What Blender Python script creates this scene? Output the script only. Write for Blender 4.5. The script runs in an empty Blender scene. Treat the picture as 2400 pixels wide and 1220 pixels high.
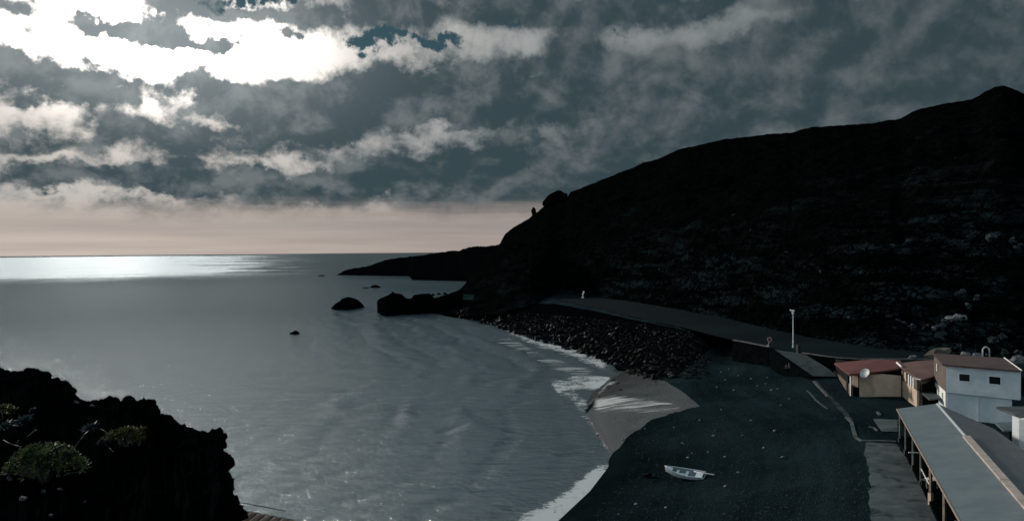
import bpy, bmesh, math, random
from mathutils import Vector, Matrix, noise
R = math.radians
random.seed(7)
sc = bpy.context.scene
col = sc.collection

# ------------------------------------------------------------------ camera
W_PX, H_PX, FPX = 2400.0, 1220.0, 1884.0          # photo size and focal length in photo pixels
CAM = Vector((0.0, 0.0, 20.5))
cd = bpy.data.cameras.new('camera')
cd.sensor_width = 36.0
cd.lens = FPX / W_PX * 36.0
cd.clip_start = 0.3
cd.clip_end = 60000.0
cam = bpy.data.objects.new('camera', cd)
col.objects.link(cam)
CROT = Matrix.Rotation(R(90 - 0.64), 3, 'X') @ Matrix.Rotation(R(-0.5), 3, 'Z')
cam.matrix_world = Matrix.Translation(CAM) @ CROT.to_4x4()
sc.camera = cam

def ray(px, py):
    return CROT @ Vector(((px - W_PX / 2) / FPX, -(py - H_PX / 2) / FPX, -1.0))
def at(px, py, z=0.0):                              # where the sight line meets the level z
    d = ray(px, py)
    return CAM + d * ((z - CAM.z) / d.z)
def atd(px, py, y):                                 # where the sight line meets the depth y
    d = ray(px, py)
    return CAM + d * (y / d.y)
def azel(px, py):
    d = ray(px, py).normalized()
    return math.atan2(d.x, d.y), math.asin(d.z)

# ------------------------------------------------------------------ node helpers
class NT:
    def __init__(s, tree):
        s.t = tree; s.n = tree.nodes; s.l = tree.links
    def put(s, sock, v):
        if v is None: return
        if hasattr(v, 'is_linked') or isinstance(v, bpy.types.NodeSocket): s.l.new(v, sock)
        else:
            if sock.type == 'RGBA' and len(v) == 3: v = (*v, 1)
            sock.default_value = v
    def m(s, op, a, b=None, c=None, clamp=False):
        n = s.n.new('ShaderNodeMath'); n.operation = op; n.use_clamp = clamp
        for i, v in enumerate((a, b, c)): s.put(n.inputs[i], v)
        return n.outputs[0]
    def v(s, op, a, b=None, c=None):
        n = s.n.new('ShaderNodeVectorMath'); n.operation = op
        for i, x in enumerate((a, b, c)):
            if x is not None: s.put(n.inputs[i], x)
        return n.outputs['Value'] if op in ('DOT_PRODUCT', 'LENGTH', 'DISTANCE') else n.outputs[0]
    def noise(s, vec, scale, detail=5, rough=.55, dist=0.0, color=False, dims='3D'):
        n = s.n.new('ShaderNodeTexNoise'); n.noise_dimensions = dims
        s.put(n.inputs['Vector'], vec)
        n.inputs['Scale'].default_value = scale; n.inputs['Detail'].default_value = detail
        n.inputs['Roughness'].default_value = rough; n.inputs['Distortion'].default_value = dist
        return n.outputs['Color' if color else 'Fac']
    def vor(s, vec, scale, feature='F1', out='Distance', rnd=1.0):
        n = s.n.new('ShaderNodeTexVoronoi'); n.feature = feature
        s.put(n.inputs['Vector'], vec); n.inputs['Scale'].default_value = scale
        n.inputs['Randomness'].default_value = rnd
        return n.outputs[out]
    def ss(s, v, a, b, lo=0.0, hi=1.0):
        n = s.n.new('ShaderNodeMapRange'); n.interpolation_type = 'SMOOTHSTEP'
        s.put(n.inputs['Value'], v)
        for k, x in zip(('From Min', 'From Max', 'To Min', 'To Max'), (a, b, lo, hi)): s.put(n.inputs[k], x)
        return n.outputs[0]
    def mix(s, f, a, b, mode='MIX'):
        n = s.n.new('ShaderNodeMix'); n.data_type = 'RGBA'; n.blend_type = mode; n.clamp_factor = True
        s.put(n.inputs[0], f); s.put(n.inputs[6], a); s.put(n.inputs[7], b)
        return n.outputs[2]
    def scale(s, c, f):
        n = s.n.new('ShaderNodeVectorMath'); n.operation = 'SCALE'
        s.put(n.inputs[0], c); s.put(n.inputs[3], f)
        return n.outputs[0]
    def comb(s, x, y, z=0.0):
        n = s.n.new('ShaderNodeCombineXYZ')
        for i, v in enumerate((x, y, z)): s.put(n.inputs[i], v)
        return n.outputs[0]
    def sep(s, v):
        n = s.n.new('ShaderNodeSeparateXYZ'); s.put(n.inputs[0], v)
        return n.outputs[0], n.outputs[1], n.outputs[2]

# ------------------------------------------------------------------ sun and sky
SUN_AZ, SUN_EL = -0.86, R(19)                       # azimuth to the left of the view, height above the sea
wd = bpy.data.worlds.new('World'); sc.world = wd; wd.use_nodes = True
t = NT(wd.node_tree); t.n.clear()
tc = t.n.new('ShaderNodeTexCoord').outputs['Generated']
x, y, z = t.sep(t.v('NORMALIZE', tc))
az = t.m('ARCTAN2', x, y); el = t.m('ARCSINE', z)
zz = t.m('ADD', t.m('MAXIMUM', z, 0.0), 0.32)
plane = t.comb(t.m('MULTIPLY', az, 2.35), t.m('MULTIPLY', t.m('LOGARITHM', zz, 2.718), 1.30))     # the cloud layer seen in perspective
ae = t.comb(az, el)
wn = t.noise(plane, 3.4, 4, .6, color=True)
wn2 = t.noise(plane, 12.0, 4, .65, color=True)
warp = t.v('MULTIPLY', t.v('SUBTRACT', wn, (.5, .5, .5)), (.12, .060, 0))
warp2 = t.v('MULTIPLY', t.v('SUBTRACT', wn2, (.5, .5, .5)), (.085, .045, 0))
aw = t.v('ADD', t.v('ADD', ae, warp), warp2)
def field(blobs, base):
    acc = base
    for cx, cy, sx, sy, amp in blobs:
        a, e = azel(cx, cy)
        kx, ky = FPX / sx * .8, FPX / sy * .8
        q = t.v('MULTIPLY_ADD', aw, (kx, ky, 0), (-a * kx, -e * ky, 0))
        g = t.m('EXPONENT', t.m('MULTIPLY', t.v('DOT_PRODUCT', q, q), -1.0))
        acc = t.m('MULTIPLY_ADD', g, amp, acc)
    return acc
CLOUD = [  # place and size in the sky (photo pixels), + thick cloud, - thin or open
 (600,215,150,46,.75),(720,250,130,62,.85),(320,215,140,46,.75),(440,200,90,26,.40),(820,290,80,50,.55),(860,200,60,60,.35),
 (300,392,170,38,.36),(440,405,110,34,.40),(80,425,110,30,.34),(200,318,180,30,.46),(400,312,90,20,.36),(50,212,130,12,.60),(150,240,60,30,.3),
 (900,432,380,44,.72),(1250,420,330,60,.46),(1000,205,140,62,.50),(930,250,120,40,.3),
 (960,24,150,46,.62),(770,62,96,30,.66),(1330,16,170,30,.44),(1180,20,70,30,.3),(1450,215,300,90,.34),(1900,270,640,200,.24),(1400,140,90,40,.34),(1700,150,160,40,.22),(2000,90,160,50,.26),
 (1140,205,150,60,.36),(470,340,70,20,.34),(700,348,80,15,.40),(1085,303,30,9,.5),
 (190,90,300,80,-.86),(540,125,200,60,-.78),(70,262,100,28,-.70),(690,150,70,34,-.50),(800,165,80,36,-.46),
 (925,142,56,34,-.56),(1090,110,76,46,-.56),(1240,85,70,30,-.36),(1560,88,110,32,-.40),(1790,42,80,20,-.40),(2290,20,90,18,-.20),(1300,60,120,30,.10),(1650,14,120,30,.45),(2080,20,150,50,.50),(1450,30,110,34,.25),(2300,90,140,40,.35),(2200,150,300,60,.30),(1600,190,400,60,.30),(2000,230,300,60,.16),(2010,45,40,20,-.2),
 (660,378,120,14,-.56),(830,350,90,16,-.5),(980,315,160,22,-.52),(430,238,60,18,-.66),(338,262,36,13,-.70),(690,262,26,24,-.74),(520,300,50,14,-.4),
 (560,338,150,11,-.40),(140,366,150,9,-.52),(270,352,60,16,-.36),(1480,268,60,18,-.30),(1215,188,40,14,-.44),(430,290,80,10,-.34),(560,425,40,14,-.2),(130,455,160,10,-.36),(300,455,200,7,-.26),(250,440,30,8,-.2),
 (300,72,66,24,2.3),(432,84,44,24,2.2),(95,70,26,10,.8),(220,40,30,12,.6),(360,150,40,9,.8),(600,160,30,10,.7),(230,155,26,9,.6),(30,235,40,8,.8),(550,112,50,16,2.3),(40,22,66,20,1.3),(20,132,60,18,1.5),(662,102,24,12,2.0),(640,50,60,16,.9),(180,170,60,14,.6),
 (470,6,74,30,1.6),(150,186,84,10,1.0),(570,30,60,7,.8),(290,125,40,8,.6),(160,130,14,10,.6)]
n1 = t.noise(plane, 6.6, 9, .60, .25)
n2 = t.noise(plane, 22.0, 6, .66, .3)
front = t.ss(y, .0, .45)                            # towards the sea; the sky behind the viewer is thinner, pale cloud
sa, se = azel(340, 75)
sv = Vector((math.sin(sa) * math.cos(se), math.cos(sa) * math.cos(se), math.sin(se)))
th = t.m('ARCCOSINE', t.m('MINIMUM', t.v('DOT_PRODUCT', t.comb(x, y, z), tuple(sv)), 1.0))
def gauss(v, w): return t.m('EXPONENT', t.m('MULTIPLY', t.m('POWER', t.m('DIVIDE', v, w), 2.0), -1.0))
gq = t.v('MULTIPLY_ADD', ae, (1 / R(11.5), 1 / R(5.2), 0), (-sa / R(11.5), -se / R(5.2), 0))
g1 = t.m('EXPONENT', t.m('MULTIPLY', t.v('DOT_PRODUCT', gq, gq), -1.0))     # the hidden sun behind the thin cloud
g2 = gauss(th, R(27))
amp1 = t.m('MULTIPLY_ADD', g2, 1.75, .95); amp2 = t.m('MULTIPLY_ADD', g2, .85, .14)
D = t.m('ADD', t.m('MULTIPLY', t.m('SUBTRACT', n1, .5), amp1), t.m('MULTIPLY', t.m('SUBTRACT', n2, .5), amp2))
D = field(CLOUD, t.m('ADD', D, t.ss(y, -.2, .4, .18, .345)))
lit = t.m('ADD', t.m('MULTIPLY_ADD', g2, .42, .20), t.m('ADD', t.m('MULTIPLY', g1, .75), t.m('MULTIPLY', t.m('POWER', g1, 3.0), 8.0)))
litc = t.scale(t.mix(g2, (.86, .98, 1.02), (1.0, .91, .83)), lit)
n3 = t.noise(t.v('ADD', plane, (5.2, 1.3, 2.0)), 11.0, 7, .62, .6)
n4 = t.noise(t.v('ADD', plane, (1.2, 7.3, 4.0)), 4.2, 4, .55, .3)
n1s = t.noise(t.v('ADD', plane, (-.024, .042, 0)), 6.6, 6, .58, .25)             # the same cloud a step nearer the sun:
shade = t.m('SUBTRACT', t.noise(plane, 6.6, 6, .58, .25), n1s)                      # thinner there = a lit flank, thicker there = a shaded base
relief = t.m('SUBTRACT', t.m('ADD', t.m('MULTIPLY', t.m('SUBTRACT', n3, .5), .85), t.m('MULTIPLY', t.m('SUBTRACT', n4, .5), 1.3)), t.m('MULTIPLY', shade, 2.3))
Dm = t.m('ADD', t.m('MINIMUM', D, .74), t.m('MULTIPLY', relief, t.m('MULTIPLY_ADD', g2, .70, .60)))
soft = t.m('MULTIPLY', t.m('SUBTRACT', n3, .5), .40)
thick = t.ss(t.m('ADD', D, soft), t.m('MULTIPLY_ADD', g2, -.12, -.02), t.m('MULTIPLY_ADD', g2, .16, .72))
dk = t.mix(t.ss(Dm, .14, .98), (.150, .172, .180), (.040, .068, .080))
dk = t.v('ADD', t.scale(dk, t.m('MULTIPLY_ADD', g2, .16, .86)), t.scale(t.comb(.24, .25, .25), g1))      # thin cloud lets the sun through
cloud = t.mix(thick, litc, dk)
cloud = t.mix(t.m('MULTIPLY', t.m('SUBTRACT', 1.0, front), .75), cloud, t.scale(t.comb(.42, .56, .64), t.m('MULTIPLY_ADD', n1, .6, .7)))
# low band of pale warm haze over the horizon
hn = t.noise(t.comb(t.m('MULTIPLY', az, 3.0), t.m('MULTIPLY', el, 60.0), 0.0), 1.6, 4, .5)
bandtop = t.m('ADD', t.m('ADD', el, t.m('MULTIPLY', t.m('SUBTRACT', hn, .5), .030)), t.m('MULTIPLY', t.m('SUBTRACT', n1, .5), .030))
hazef = t.ss(bandtop, R(2.0), R(4.1), 1.0, 0.0)
hc = t.mix(t.ss(az, -.62, .05), (.54, .465, .41), (.36, .308, .282))
hc = t.scale(hc, t.m('MULTIPLY_ADD', t.m('SUBTRACT', hn, .5), .55, 1.0))
hc = t.mix(t.m('MULTIPLY', gauss(t.m('SUBTRACT', el, R(1.9)), R(.55)), .30), hc, (.25, .235, .24))
sky = t.n.new('ShaderNodeTexSky'); sky.sky_type = 'NISHITA'; sky.sun_disc = False
sky.sun_elevation = SUN_EL; sky.sun_rotation = SUN_AZ
# open gaps of clear sky
GAP = [(858,120,46,24,1.0),(1000,103,58,15,1.0),(1470,76,26,9,.75),(1205,45,14,12,.8),(650,6,90,14,.75),(520,12,70,18,.5),(915,100,24,14,.5)]
gapv = field(GAP, t.m('ADD', t.m('MULTIPLY', t.m('SUBTRACT', n2, .5), 1.5), -.10))
gap = t.m('MULTIPLY', t.ss(gapv, .34, .74), t.m('SUBTRACT', 1.0, hazef))
blue = t.v('MULTIPLY', sky.outputs[0], (.10, .165, .17))
c10 = t.scale(t.mix(hazef, cloud, hc), 10.0)
final = t.mix(gap, c10, blue)
final = t.mix(t.ss(z, -.02, -.0), t.comb(.5, .7, .8), final)
bg = t.n.new('ShaderNodeBackground'); t.l.new(final, bg.inputs[0]); bg.inputs[1].default_value = 0.1
wo = t.n.new('ShaderNodeOutputWorld'); t.l.new(bg.outputs[0], wo.inputs[0])
sd = bpy.data.lights.new('sun', 'SUN'); sd.energy = 3.4; sd.angle = R(6); sd.color = (1.0, .91, .80)
sun = bpy.data.objects.new('sun', sd); col.objects.link(sun)
sdir = Vector((math.sin(SUN_AZ) * math.cos(SUN_EL), math.cos(SUN_AZ) * math.cos(SUN_EL), math.sin(SUN_EL)))
sun.rotation_euler = sdir.to_track_quat('Z', 'Y').to_euler(); sun.location = (-40, 60, 90)
vs = sc.view_settings
vs.view_transform = 'Standard'; vs.look = 'None'; vs.exposure = 0.0; vs.gamma = 1.0; vs.use_curve_mapping = False
sc.cycles.max_bounces = 6

# ------------------------------------------------------------------ materials
def principled(name):
    m = bpy.data.materials.new(name); m.use_nodes = True
    return m, NT(m.node_tree), m.node_tree.nodes['Principled BSDF']
def bump(t, b, h, strength, dist):
    n = t.n.new('ShaderNodeBump'); n.inputs['Strength'].default_value = strength; n.inputs['Distance'].default_value = dist
    t.put(n.inputs['Height'], h); t.l.new(n.outputs[0], b.inputs['Normal'])
def surface(name, c1, c2, scale=2.0, rough=.8, spec=.3, bs=.4, bd=.05, c3=None, s3=.4, metal=0.0, detail=7):
    """weathered solid: two tones broken up by noise, a third tone in stains, bump"""
    m, t, b = principled(name)
    p = t.n.new('ShaderNodeTexCoord').outputs['Object']
    f = t.noise(p, scale, detail, .62)
    c = t.mix(t.ss(f, .34, .66), c1, c2)
    if c3 is not None: c = t.mix(t.ss(t.noise(p, s3, 6, .6, .6), .52, .68), c, c3)
    t.put(b.inputs['Base Color'], c)
    b.inputs['Roughness'].default_value = rough; b.inputs['Specular IOR Level'].default_value = spec
    b.inputs['Metallic'].default_value = metal
    if bs: bump(t, b, t.noise(p, scale * 4, 6, .65), bs, bd)
    return m
MAT = {}
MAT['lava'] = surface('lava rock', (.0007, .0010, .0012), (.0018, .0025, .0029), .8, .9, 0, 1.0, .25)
MAT['wet_rock'] = surface('wet boulder', (.0008, .0014, .0018), (.0022, .0036, .0044), 1.6, .20, .03, .8, .12)
MAT['pale_rock'] = surface('pale rock', (.05, .06, .065), (.15, .16, .165), 1.5, .8, .3, .8, .12)
MAT['stone'] = surface('beach stone', (.03, .04, .043), (.16, .17, .17), 3.0, .6, .4, .4, .03)
MAT['concrete'] = surface('worn concrete', (.042, .056, .060), (.078, .092, .095), .7, .85, .1, .5, .03, (.012, .019, .021), .45)
MAT['pebble'] = surface('dark pebble', (.010, .016, .018), (.040, .050, .052), 4.0, .85, .03, .2, .02)
MAT['dim_path'] = surface('sandy concrete', (.011, .018, .020), (.034, .044, .046), .8, .9, .05, .5, .03, (.009, .015, .017), .6)
MAT['ramp'] = surface('ramp concrete', (.030, .040, .042), (.048, .058, .060), .8, .9, .05, .4, .02, (.020, .028, .030), .5)
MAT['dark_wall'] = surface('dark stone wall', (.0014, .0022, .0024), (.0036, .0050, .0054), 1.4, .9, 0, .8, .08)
MAT['kerb'] = surface('kerb stone', (.05, .055, .055), (.10, .105, .10), 1.2, .85, .2, .3, .02)
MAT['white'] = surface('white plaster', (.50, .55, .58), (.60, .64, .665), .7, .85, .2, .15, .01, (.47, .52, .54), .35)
MAT['white_trim'] = surface('white trim', (.66, .66, .64), (.76, .75, .72), 2.0, .6, .3, .1, .005)
MAT['tan'] = surface('tan plaster', (.43, .335, .255), (.52, .415, .32), .8, .88, .15, .2, .01, (.36, .29, .225), .5)
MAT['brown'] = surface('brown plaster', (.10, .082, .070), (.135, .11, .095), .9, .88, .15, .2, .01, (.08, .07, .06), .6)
MAT['dark'] = surface('painted deep shade', (.004, .004, .004), (.007, .007, .007), 2.0, .8, .1, 0)  # near-black colour standing for shade in rooms, recesses and under roofs
MAT['glass'] = surface('dark window glass', (.004, .005, .006), (.006, .008, .010), .6, .12, .5, .05, .01)
MAT['metal'] = surface('galvanised metal', (.34, .36, .37), (.48, .50, .50), 5.0, .5, .5, .1, .004)
MAT['wood'] = surface('weathered wood', (.16, .12, .095), (.26, .21, .17), 6.0, .75, .2, .3, .01)
MAT['boat'] = surface('boat paint', (.52, .58, .60), (.66, .70, .71), 3.0, .45, .4, .1, .004, (.38, .44, .46), 1.4)
MAT['boat_in'] = surface('boat inside', (.10, .14, .15), (.20, .24, .25), 4.0, .7, .3, .2, .01)
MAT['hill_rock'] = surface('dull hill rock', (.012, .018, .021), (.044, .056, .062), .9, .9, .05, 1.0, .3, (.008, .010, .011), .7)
MAT['faded'] = surface('faded pink red paint', (.30, .17, .17), (.42, .28, .27), 6.0, .5, .3, 0)
MAT['wine'] = surface('dark wine red paint', (.035, .012, .015), (.06, .02, .022), 6.0, .5, .3, 0)
MAT['red'] = surface('red sign paint', (.45, .05, .05), (.55, .08, .07), 4.0, .5, .3, 0)
MAT['black'] = surface('black plastic', (.006, .006, .007), (.012, .012, .013), 3.0, .5, .3, .1, .004)
MAT['clay'] = surface('clay tile', (.10, .065, .05), (.22, .15, .12), 5.0, .8, .25, .4, .01, (.05, .045, .04), 1.5)
MAT['bark'] = surface('dry stem', (.05, .05, .045), (.15, .145, .13), 12.0, .85, .2, .3, .004)

def roof_mat(name, c1, c2, c3, wave_scale, axis_deg, depth=.05, rough=.75):
    m, t, b = principled(name)
    p = t.n.new('ShaderNodeTexCoord').outputs['Object']
    f = t.noise(p, .6, 7, .6)
    c = t.mix(t.ss(f, .35, .65), c1, c2)
    st = t.noise(t.v('MULTIPLY', p, (1, 1, .2)), 2.2, 6, .65, .8)
    c = t.mix(t.m('MULTIPLY', t.ss(st, .55, .75), .6), c, c3)
    t.put(b.inputs['Base Color'], c); b.inputs['Roughness'].default_value = rough
    b.inputs['Specular IOR Level'].default_value = .25
    a = R(axis_deg)
    w = t.m('SINE', t.m('MULTIPLY', t.v('DOT_PRODUCT', p, (math.cos(a), math.sin(a), 0)), wave_scale))
    jt = t.m('FRACT', t.m('MULTIPLY', t.v('DOT_PRODUCT', p, (math.cos(a), math.sin(a), 0)), .92))         # laps between sheets
    t.put(b.inputs['Base Color'], t.mix(t.m('MULTIPLY', t.ss(jt, .06, .0), .45), c, c3))
    bump(t, b, t.m('ADD', t.m('ADD', w, t.m('MULTIPLY', f, .8)), t.m('MULTIPLY', jt, 1.2)), .6, depth)
    return m
MAT['red_roof'] = roof_mat('red roof', (.105, .036, .034), (.132, .046, .043), (.080, .038, .036), 26, 20, .02)
MAT['brown_roof'] = roof_mat('brown roof', (.105, .058, .051), (.132, .075, .066), (.078, .052, .048), 26, 70, .02)
MAT['mauve_roof'] = roof_mat('mauve brown roof', (.060, .041, .040), (.076, .052, .050), (.050, .039, .037), 24, 40, .02)
MAT['cap'] = surface('weathered pinkish board', (.31, .26, .23), (.39, .33, .30), 2.0, .8, .2, .2, .01, (.25, .22, .20), .8)
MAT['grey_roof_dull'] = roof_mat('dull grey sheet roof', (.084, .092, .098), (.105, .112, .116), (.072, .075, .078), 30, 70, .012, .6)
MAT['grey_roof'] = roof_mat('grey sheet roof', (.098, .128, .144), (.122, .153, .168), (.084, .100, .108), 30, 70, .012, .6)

def leaf_mat(name, c1, c2, trans=.3):
    m, t, b = principled(name)
    g = t.n.new('ShaderNodeObjectInfo').outputs['Random']
    p = t.n.new('ShaderNodeTexCoord').outputs['Object']
    c = t.mix(t.ss(t.noise(p, 9.0, 3, .6), .35, .65), c1, c2)
    t.put(b.inputs['Base Color'], c); b.inputs['Roughness'].default_value = .55; b.inputs['Specular IOR Level'].default_value = .25
    tr = t.n.new('ShaderNodeBsdfTranslucent'); t.put(tr.inputs[0], c)
    mx = t.n.new('ShaderNodeMixShader'); mx.inputs[0].default_value = trans
    t.l.new(b.outputs[0], mx.inputs[1]); t.l.new(tr.outputs[0], mx.inputs[2])
    t.l.new(mx.outputs[0], t.n['Material Output'].inputs[0])
    return m
MAT['leaf_green'] = leaf_mat('green leaf', (.013, .030, .013), (.085, .105, .034), .2)
MAT['leaf_olive'] = leaf_mat('olive leaf', (.022, .026, .009), (.065, .064, .024), .2)
MAT['leaf_blue'] = leaf_mat('blue green leaf', (.007, .014, .018), (.018, .032, .038), .15)
MAT['scrub'] = surface('dark scrub', (.0006, .0009, .0009), (.0026, .0036, .0036), .05, .9, 0, 0)

def sand_mat():
    m, t, b = principled('black sand')
    p = t.n.new('ShaderNodeTexCoord').outputs['Object']
    f = t.noise(p, .11, 7, .6); g = t.noise(p, 7.0, 5, .7)
    at_ = t.n.new('ShaderNodeAttribute'); at_.attribute_name = 'inland'; sd_ = at_.outputs['Fac']
    c = t.mix(t.ss(f, .35, .65), (.0050, .0112, .0135), (.0112, .0215, .0252))
    c = t.mix(t.m('MULTIPLY', t.ss(g, .45, .75), .6), c, (.022, .036, .039))
    band = t.noise(t.comb(t.m('MULTIPLY', sd_, .55), t.m('MULTIPLY', f, 2.0), 0), 1.0, 5, .65)      # wrack lines left by the tides
    c = t.scale(c, t.m('MULTIPLY_ADD', t.m('SUBTRACT', band, .5), 1.5, 1.0))
    c = t.scale(c, t.ss(t.m('ADD', sd_, t.m('MULTIPLY', t.m('SUBTRACT', f, .5), 6.0)), 1.0, 11.0, .45, 1.0))    # wet near the water
    pb = t.vor(p, 2.6)
    c = t.mix(t.ss(pb, .07, .045), c, t.scale(t.comb(.09, .105, .105), t.vor(p, 2.6, out='Color')))
    t.put(b.inputs['Base Color'], c); b.inputs['Roughness'].default_value = .9; b.inputs['Specular IOR Level'].default_value = 0
    bump(t, b, t.m('ADD', t.m('ADD', t.noise(p, 1.3, 8, .72), t.m('MULTIPLY', g, .3)), t.m('MULTIPLY', t.noise(p, .35, 4, .5), 1.2)), 1.0, .30)
    return m
MAT['sand'] = sand_mat()

def hill_mat():
    m, t, b = principled('hillside')
    p = t.n.new('ShaderNodeTexCoord').outputs['Object']
    px_, py_, pz_ = t.sep(p)
    f = t.noise(p, .035, 8, .62); g = t.noise(p, .35, 8, .68, .4); h = t.noise(p, 1.6, 5, .7)
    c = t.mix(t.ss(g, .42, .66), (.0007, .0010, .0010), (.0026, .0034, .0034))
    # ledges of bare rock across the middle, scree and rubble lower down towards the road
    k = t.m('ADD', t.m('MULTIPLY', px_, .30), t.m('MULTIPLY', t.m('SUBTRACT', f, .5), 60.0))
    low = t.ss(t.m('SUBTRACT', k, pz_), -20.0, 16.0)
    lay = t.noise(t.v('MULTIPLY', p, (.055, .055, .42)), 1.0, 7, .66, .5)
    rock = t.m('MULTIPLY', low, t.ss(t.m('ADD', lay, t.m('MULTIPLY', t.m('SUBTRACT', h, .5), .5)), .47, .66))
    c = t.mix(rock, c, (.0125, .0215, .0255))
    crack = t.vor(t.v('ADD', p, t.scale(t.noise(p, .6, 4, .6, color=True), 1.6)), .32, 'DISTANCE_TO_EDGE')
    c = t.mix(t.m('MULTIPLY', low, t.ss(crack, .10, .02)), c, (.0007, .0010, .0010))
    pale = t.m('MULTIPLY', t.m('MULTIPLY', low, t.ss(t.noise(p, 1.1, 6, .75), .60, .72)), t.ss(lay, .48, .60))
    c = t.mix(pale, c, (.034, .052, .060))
    t.put(b.inputs['Base Color'], c); b.inputs['Roughness'].default_value = .95; b.inputs['Specular IOR Level'].default_value = 0
    bump(t, b, t.m('ADD', t.m('ADD', t.m('MULTIPLY', g, .7), t.m('MULTIPLY', h, .35)), t.m('ADD', t.m('MULTIPLY', lay, .8), t.m('MULTIPLY', t.ss(crack, 0, .12), .35))), 1.0, 1.2)
    return m
MAT['hill'] = hill_mat()

def road_mat():
    m, t, b = principled('road')
    p = t.n.new('ShaderNodeTexCoord').outputs['Object']
    f = t.noise(p, .09, 6, .6); g = t.noise(p, 2.5, 6, .7)
    c = t.mix(t.ss(f, .35, .65), (.0030, .0072, .0090), (.0055, .0112, .0135))
    c = t.mix(t.m('MULTIPLY', t.ss(g, .5, .75), .4), c, (.010, .016, .018))
    t.put(b.inputs['Base Color'], c); b.inputs['Roughness'].default_value = .9; b.inputs['Specular IOR Level'].default_value = .02
    bump(t, b, g, .5, .04)
    return m
MAT['road'] = road_mat()

def water_mat():
    m, t, b = principled('sea water')
    p = t.n.new('ShaderNodeTexCoord').outputs['Object']
    x, y, z = t.sep(p)
    d = t.m('SQRT', t.m('ADD', t.m('MULTIPLY', x, x), t.m('MULTIPLY', y, y)))
    f = t.noise(t.comb(t.m('MULTIPLY', x, .45), y, 0), .012, 5, .6, .3)      # broad cat's paws
    a = t.m('ARCTAN2', x, y)
    lane = t.noise(t.comb(t.m('MULTIPLY', a, 9.0), t.m('MULTIPLY', t.m('LOGARITHM', d, 2.718), 9.0), 0), 1.0, 5, .6, .4)
    dl = t.m('ADD', t.m('LOGARITHM', d, 2.718), t.m('MULTIPLY', t.m('SUBTRACT', lane, .5), .45))
    al = t.m('ADD', a, t.m('MULTIPLY', t.m('SUBTRACT', lane, .5), .30))
    # sun glint far left, put in by this mask: rougher, tilted, stronger reflection
    glint = t.m('MULTIPLY', t.m('MULTIPLY', t.ss(dl, math.log(660), math.log(1080)), t.ss(dl, math.log(20000), math.log(6500))),
                t.m('MULTIPLY', t.ss(al, -.24, -.40), t.ss(al, -.80, -.62)))
    glint = t.m('MULTIPLY', glint, t.ss(lane, .16, .40))
    rough = t.m('ADD', t.m('ADD', .13, t.m('MULTIPLY', f, .06)), t.m('MULTIPLY', glint, .16))
    c = t.mix(t.ss(f, .3, .7), (.026, .047, .056), (.036, .057, .065))
    fade = t.ss(d, 60, 900, 1.0, .35)
    w1 = t.noise(t.v('MULTIPLY', p, (.75, 1.1, 1)), .50, 7, .66, .7)
    w2 = t.noise(t.v('MULTIPLY', p, (.9, 1.2, 1)), 2.2, 5, .68, .5)
    w3 = t.noise(t.v('MULTIPLY', p, (.35, 1.3, 1)), .06, 4, .55, .3)
    h = t.m('ADD', t.m('ADD', t.m('MULTIPLY', w1, .62), t.m('MULTIPLY', w2, .24)), t.m('MULTIPLY', w3, .8))
    sh = t.n.new('ShaderNodeAttribute'); sh.attribute_name = 'offshore'; sf = sh.outputs['Fac']
    sw = t.m('SINE', t.m('MULTIPLY_ADD', t.noise(p, .07, 4, .6), 9.0, t.m('MULTIPLY', sf, .95)))
    sw = t.m('MULTIPLY', t.m('POWER', t.m('MAXIMUM', sw, 0.0), 2.0), t.m('MULTIPLY', t.ss(sf, 1.0, 7.0), t.ss(sf, 70.0, 12.0)))
    h = t.m('ADD', h, t.m('MULTIPLY', sw, t.m('MULTIPLY', t.noise(p, .05, 3, .5), .60)))       # low swell bending into the cove
    # normals in the glint area tilted so they mirror the bright cloud
    lean = t.v('NORMALIZE', t.v('ADD', (0, 0, 1), t.scale(t.comb(.045, -.115, 0), glint)))
    n = t.n.new('ShaderNodeBump'); n.inputs['Distance'].default_value = .62
    t.put(n.inputs['Strength'], t.m('MULTIPLY', fade, .80)); t.put(n.inputs['Height'], h)
    geo = t.n.new('ShaderNodeNewGeometry').outputs['Normal']
    t.l.new(t.v('NORMALIZE', t.v('ADD', t.scale(geo, t.m('SUBTRACT', 1.0, glint)), t.scale(lean, glint))), n.inputs['Normal'])
    df = t.n.new('ShaderNodeBsdfDiffuse'); t.put(df.inputs[0], c)
    gl = t.n.new('ShaderNodeBsdfGlossy'); t.put(gl.inputs['Roughness'], rough); gl.inputs[0].default_value = (.84, .95, 1, 1)
    t.l.new(n.outputs[0], gl.inputs['Normal']); t.l.new(n.outputs[0], df.inputs['Normal'])
    fr = t.n.new('ShaderNodeFresnel'); fr.inputs[0].default_value = 1.333; t.l.new(n.outputs[0], fr.inputs['Normal'])
    fac = t.m('MINIMUM', fr.outputs[0], t.m('MAXIMUM', t.ss(d, 50, 330, .42, .20), t.m('MULTIPLY_ADD', glint, .80, .20)))    # a ruffled sea never mirrors fully; cap lifted for the added glint
    mx = t.n.new('ShaderNodeMixShader'); t.l.new(fac, mx.inputs[0]); t.l.new(df.outputs[0], mx.inputs[1]); t.l.new(gl.outputs[0], mx.inputs[2])
    t.l.new(mx.outputs[0], t.n['Material Output'].inputs[0])
    return m
MAT['water'] = water_mat()

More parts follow.
